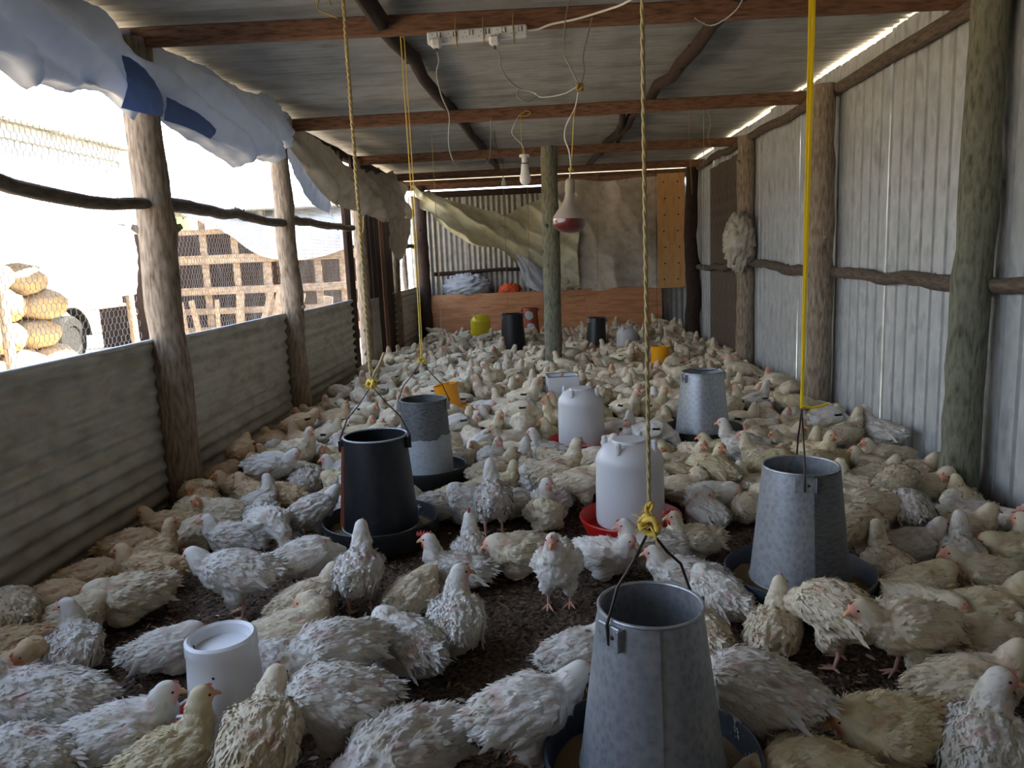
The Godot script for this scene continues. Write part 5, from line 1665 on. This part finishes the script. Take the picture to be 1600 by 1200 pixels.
const LANDMARKS := [
	[0.18, -1.486, "blue-grey-tray feeder"], [0.772, -2.41, "lapped-sheet feeder"], [0.867, -4.5, "black-trayed feeder"], [-0.738, -3.02, "black painted feeder"],
	[-0.668, -3.81, "two-toned feeder"], [0.295, -3.08, "larger milky drinker"], [0.148, -4.44, "farther milky drinker"], [-0.755, -5.5, "tipped yellow feeder"],
	[1.0, -7.3, "upright yellow feeder"], [0.06, -6.0, "white jerrycan"], [0.0, -7.38, "centre post"], [-1.93, -3.75, "thick grey post"], [-1.93, -5.65, "split post"],
	[-1.95, -8.3, "timber slabs"], [1.79, -3.42, "greenish post"], [1.79, -5.28, "brown post"], [1.83, -7.42, "bagged post"], [-0.84, -1.72, "small white drinker"],
]


# the one or two landmarks that a bird is nearest to
func zone(x: float, z: float) -> String:
	var near := []
	for l in LANDMARKS:
		near.append([Vector2(x - l[0], z - l[1]).length(), l[2]])
	near.sort_custom(func(a, b): return a[0] < b[0])
	if near[0][0] < 0.36:
		return "close to the " + near[0][1]
	return "between the " + near[0][1] + " and the " + near[1][1]


func in_poly(p: Vector2, poly: PackedVector2Array) -> bool:
	return Geometry2D.is_point_in_polygon(p, poly)


func flock() -> void:
	# head and leg parts
	var beak := begin()
	beak.set_smooth_group(1)
	tube(beak, [Vector3(-0.004, 0, 0), Vector3(0.006, 0, 0), Vector3(0.014, -0.0035, 0), Vector3(0.019, -0.008, 0)], [0.0085, 0.0068, 0.0042, 0.001], 8)
	var beak_mesh := done(beak)
	var cb := begin()
	for k in 5:
		var a := Vector3(0.016 - 0.008 * k, 0, 0)
		tube(cb, [a, a + Vector3(-0.002, 0.007 + 0.002 * sin(k * 1.3), 0)], [0.0042, 0.0012], 5)
	tube(cb, [Vector3(0.018, -0.001, 0), Vector3(-0.018, -0.002, 0)], [0.004, 0.0035], 6)
	var comb_mesh := done(cb)
	var wt := begin()
	for s in [-1.0, 1.0]:
		tube(wt, [Vector3(0, 0, s * 0.005), Vector3(-0.001, -0.008, s * 0.006), Vector3(-0.002, -0.015, s * 0.005)], [0.003, 0.0045, 0.0015], 6)
	var wattle_mesh := done(wt)
	var eye := begin()
	lathe(eye, [Vector2(0, 0.0032), Vector2(0.0026, 0.0022), Vector2(0.0038, 0), Vector2(0.0026, -0.0022), Vector2(0, -0.0032)], 8)
	var eye_mesh := done(eye)
	var leg := begin()
	tube(leg, [Vector3(-0.012, 0.085, 0), Vector3(-0.018, 0.062, 0), Vector3(-0.004, 0.012, 0)], [0.012, 0.0075, 0.0065], 8)
	for a in [-0.55, 0.0, 0.55, PI]:
		var ln := 0.048 if a < 3.0 else 0.022
		var d := Vector3(cos(a), 0, sin(a))
		tube(leg, [Vector3(-0.004, 0.013, 0), Vector3(-0.004, 0.008, 0) + d * ln * 0.5, Vector3(-0.004, 0.003, 0) + d * ln], [0.0062, 0.0052, 0.002], 6)
	var leg_mesh := done(leg)

	# one bird of each pose with its parts, and a coarse one for the far end
	var proto := {}
	var coarse := {}
	var sd := 100
	for key in poses:
		proto[key] = make_bird(key, sd, 0.0066, 3300)
		coarse[key] = make_bird(key, sd + 1, 0.0145, 60)
		sd += 7

	# where the birds are: the ones that can be told apart, then the crowd
	var birds := []
	for r in ROWS:
		birds.append({"x": r[0], "z": r[1], "turn": deg_to_rad(r[2]), "key": r[3], "size": r[4], "tint": r[5], "label": r[6], "comb": "comb" in r[6]})
	var holes := [
		PackedVector2Array([Vector2(-1.18, -2.37), Vector2(-1.29, -3.19), Vector2(-1.24, -4.04), Vector2(-1.1, -3.85), Vector2(-1.13, -3.44), Vector2(-1.05, -2.67), Vector2(-0.99, -2.38), Vector2(-1.1, -2.06), Vector2(-1.34, -1.99)]),
		PackedVector2Array([Vector2(-0.5, -1.92), Vector2(-0.25, -2.35), Vector2(-0.26, -2.78), Vector2(0.05, -2.62), Vector2(0.18, -2.48), Vector2(0.04, -2.26), Vector2(-0.17, -1.3), Vector2(-0.5, -1.2)]),
	]
	# let neighbours stand clear of each other and of the feeders
	for it in 12:
		for i in birds.size():
			var a: Dictionary = birds[i]
			for k in range(i + 1, birds.size()):
				var b: Dictionary = birds[k]
				var d := Vector2(b.x - a.x, b.z - a.z)
				var need: float = 0.082 * (a.size + b.size)
				var l := d.length()
				if l < need and l > 0.001:
					d *= 0.25 * (need - l) / l
					a.x -= d.x
					a.z -= d.y
					b.x += d.x
					b.z += d.y
			for t in taken:
				var d := Vector2(a.x - t[0], a.z - t[1])
				if d.length() < t[2] + 0.045 and t[2] > 0.09:
					d = d.normalized() * (t[2] + 0.045)
					a.x = lerpf(a.x, t[0] + d.x, 0.5)
					a.z = lerpf(a.z, t[1] + d.y, 0.5)
			a.x = clampf(a.x, -1.80, 1.74)
	var rg := RandomNumberGenerator.new()
	rg.seed = 2024
	var keys := ["S", "S", "K", "K", "R", "A", "P", "Q", "L", "T", "S", "K", "U", "M", "D", "A"]
	for tries in 34000:
		var z := -3.0 - 8.0 * rg.randf()
		if rg.randf() < 0.12:
			z = -1.9 - 1.2 * rg.randf()
		var x := rg.randf_range(-1.80, 1.74)
		if z > -3.1 and x > -1.45 and x < 1.05:
			continue
		if z < -9.4 and absf(x) > 1.72:
			continue
		var gap := 0.152 if z > -4.5 else 0.146
		var ok := true
		for t in taken + clear:
			if Vector2(x - t[0], z - t[1]).length() < t[2] + 0.07:
				ok = false
				break
		if not ok:
			continue
		for h in holes:
			if in_poly(Vector2(x, z), h):
				ok = false
		if not ok:
			continue
		for b in birds:
			if absf(b.z - z) < gap and Vector2(x - b.x, z - b.z).length() < gap:
				ok = false
				break
		if not ok:
			continue
		var key: String = keys[rg.randi_range(0, keys.size() - 1)]
		var tint := rg.randi_range(0, 2)
		if x < -1.5 and rg.randf() < 0.6:
			tint = 3  # warm shade below the windows put into the plumage colour
		birds.append({"x": x, "z": z, "turn": rg.randf() * TAU, "key": key, "size": rg.randf_range(0.9, 1.05), "tint": tint, "label": ["white", "cream-white", "yellowish", "shade-tinted"][tint] + " chicken " + poses[key].say + " " + zone(x, z), "comb": false, "crowd": true})

	birds.sort_custom(func(a, b): return a.z > b.z)
	var far := begin()
	var built := {}
	var n_far := 0
	for i in birds.size():
		var b: Dictionary = birds[i]
		var ps: Dictionary = poses[b.key]
		if i >= 300:
			far.append_from(coarse[b.key], 0, Transform3D(Basis(Vector3.UP, b.turn).scaled(Vector3.ONE * b.size * BIRD), Vector3(b.x, 0, b.z)))
			n_far += 1
			continue
		var near: bool = i < 170
		var id: String = b.key + str(b.tint) + ("n" if near else "f") + ("c" if b.comb else "")
		var t: Node3D
		if built.has(id):
			t = built[id].duplicate()
			t.name = numbered("broiler_chicken")
			add_child(t)
		else:
			t = Node3D.new()
			t.name = numbered("broiler_chicken")
			add_child(t)
			part(t, "body", proto[b.key] if near else coarse[b.key], M.bird[b.tint])
			var hd: Vector3 = v3(ps.dir).normalized()
			var up := Vector3(0, UP if ps.has("stand") else 0.0, 0)
			var hz := hd.cross(Vector3.UP).normalized()
			var hy := hz.cross(hd)
			var hb := Basis(hd, hy, hz)
			var hc: Vector3 = v3(ps.head) + up
			var bk := part(t, "beak", beak_mesh, M.beak)
			bk.transform = Transform3D(hb.scaled_local(Vector3.ONE * 1.3), hc + hd * 0.033 - hy * 0.003)
			var cm := part(t, "comb", comb_mesh, M.comb if b.comb else M.comb_pale)
			cm.transform = Transform3D(hb.scaled_local(Vector3.ONE * (1.9 if b.comb else 0.75)), hc + hd * 0.014 + hy * 0.0265)
			if near:
				var wm := part(t, "wattles", wattle_mesh, M.comb if b.comb else M.comb_pale)
				wm.transform = Transform3D(hb.scaled_local(Vector3.ONE * (1.8 if b.comb else 0.6)), hc + hd * 0.028 - hy * 0.014)
				for s in [-1.0, 1.0]:
					var e := part(t, "eye", eye_mesh, M.eye)
					e.transform = Transform3D(hb.scaled_local(Vector3.ONE * 1.35), hc + hd * 0.014 + hy * 0.006 + hz * s * 0.0236)
			if ps.has("stand"):
				for s in [-1.0, 1.0]:
					part(t, "leg", leg_mesh, M.leg, Vector3(0.012 if s > 0 else -0.02, 0, s * 0.045))
			built[id] = t
		t.transform = Transform3D(Basis(Vector3.UP, b.turn).scaled(Vector3.ONE * b.size * BIRD), Vector3(b.x, 0, b.z))
		t.set_meta("label", b.label)
		t.set_meta("category", "chicken")
		t.set_meta("group", "broiler chickens on the litter")
	var o := MeshInstance3D.new()
	o.name = "far_flock"
	o.mesh = far.commit()
	o.material_override = M.bird[1]
	o.set_meta("label", "dense crowd of white chickens at the far end before the plywood")
	o.set_meta("category", "chickens")
	o.set_meta("kind", "stuff")
	add_child(o)
	print("birds ", birds.size(), " far ", n_far)
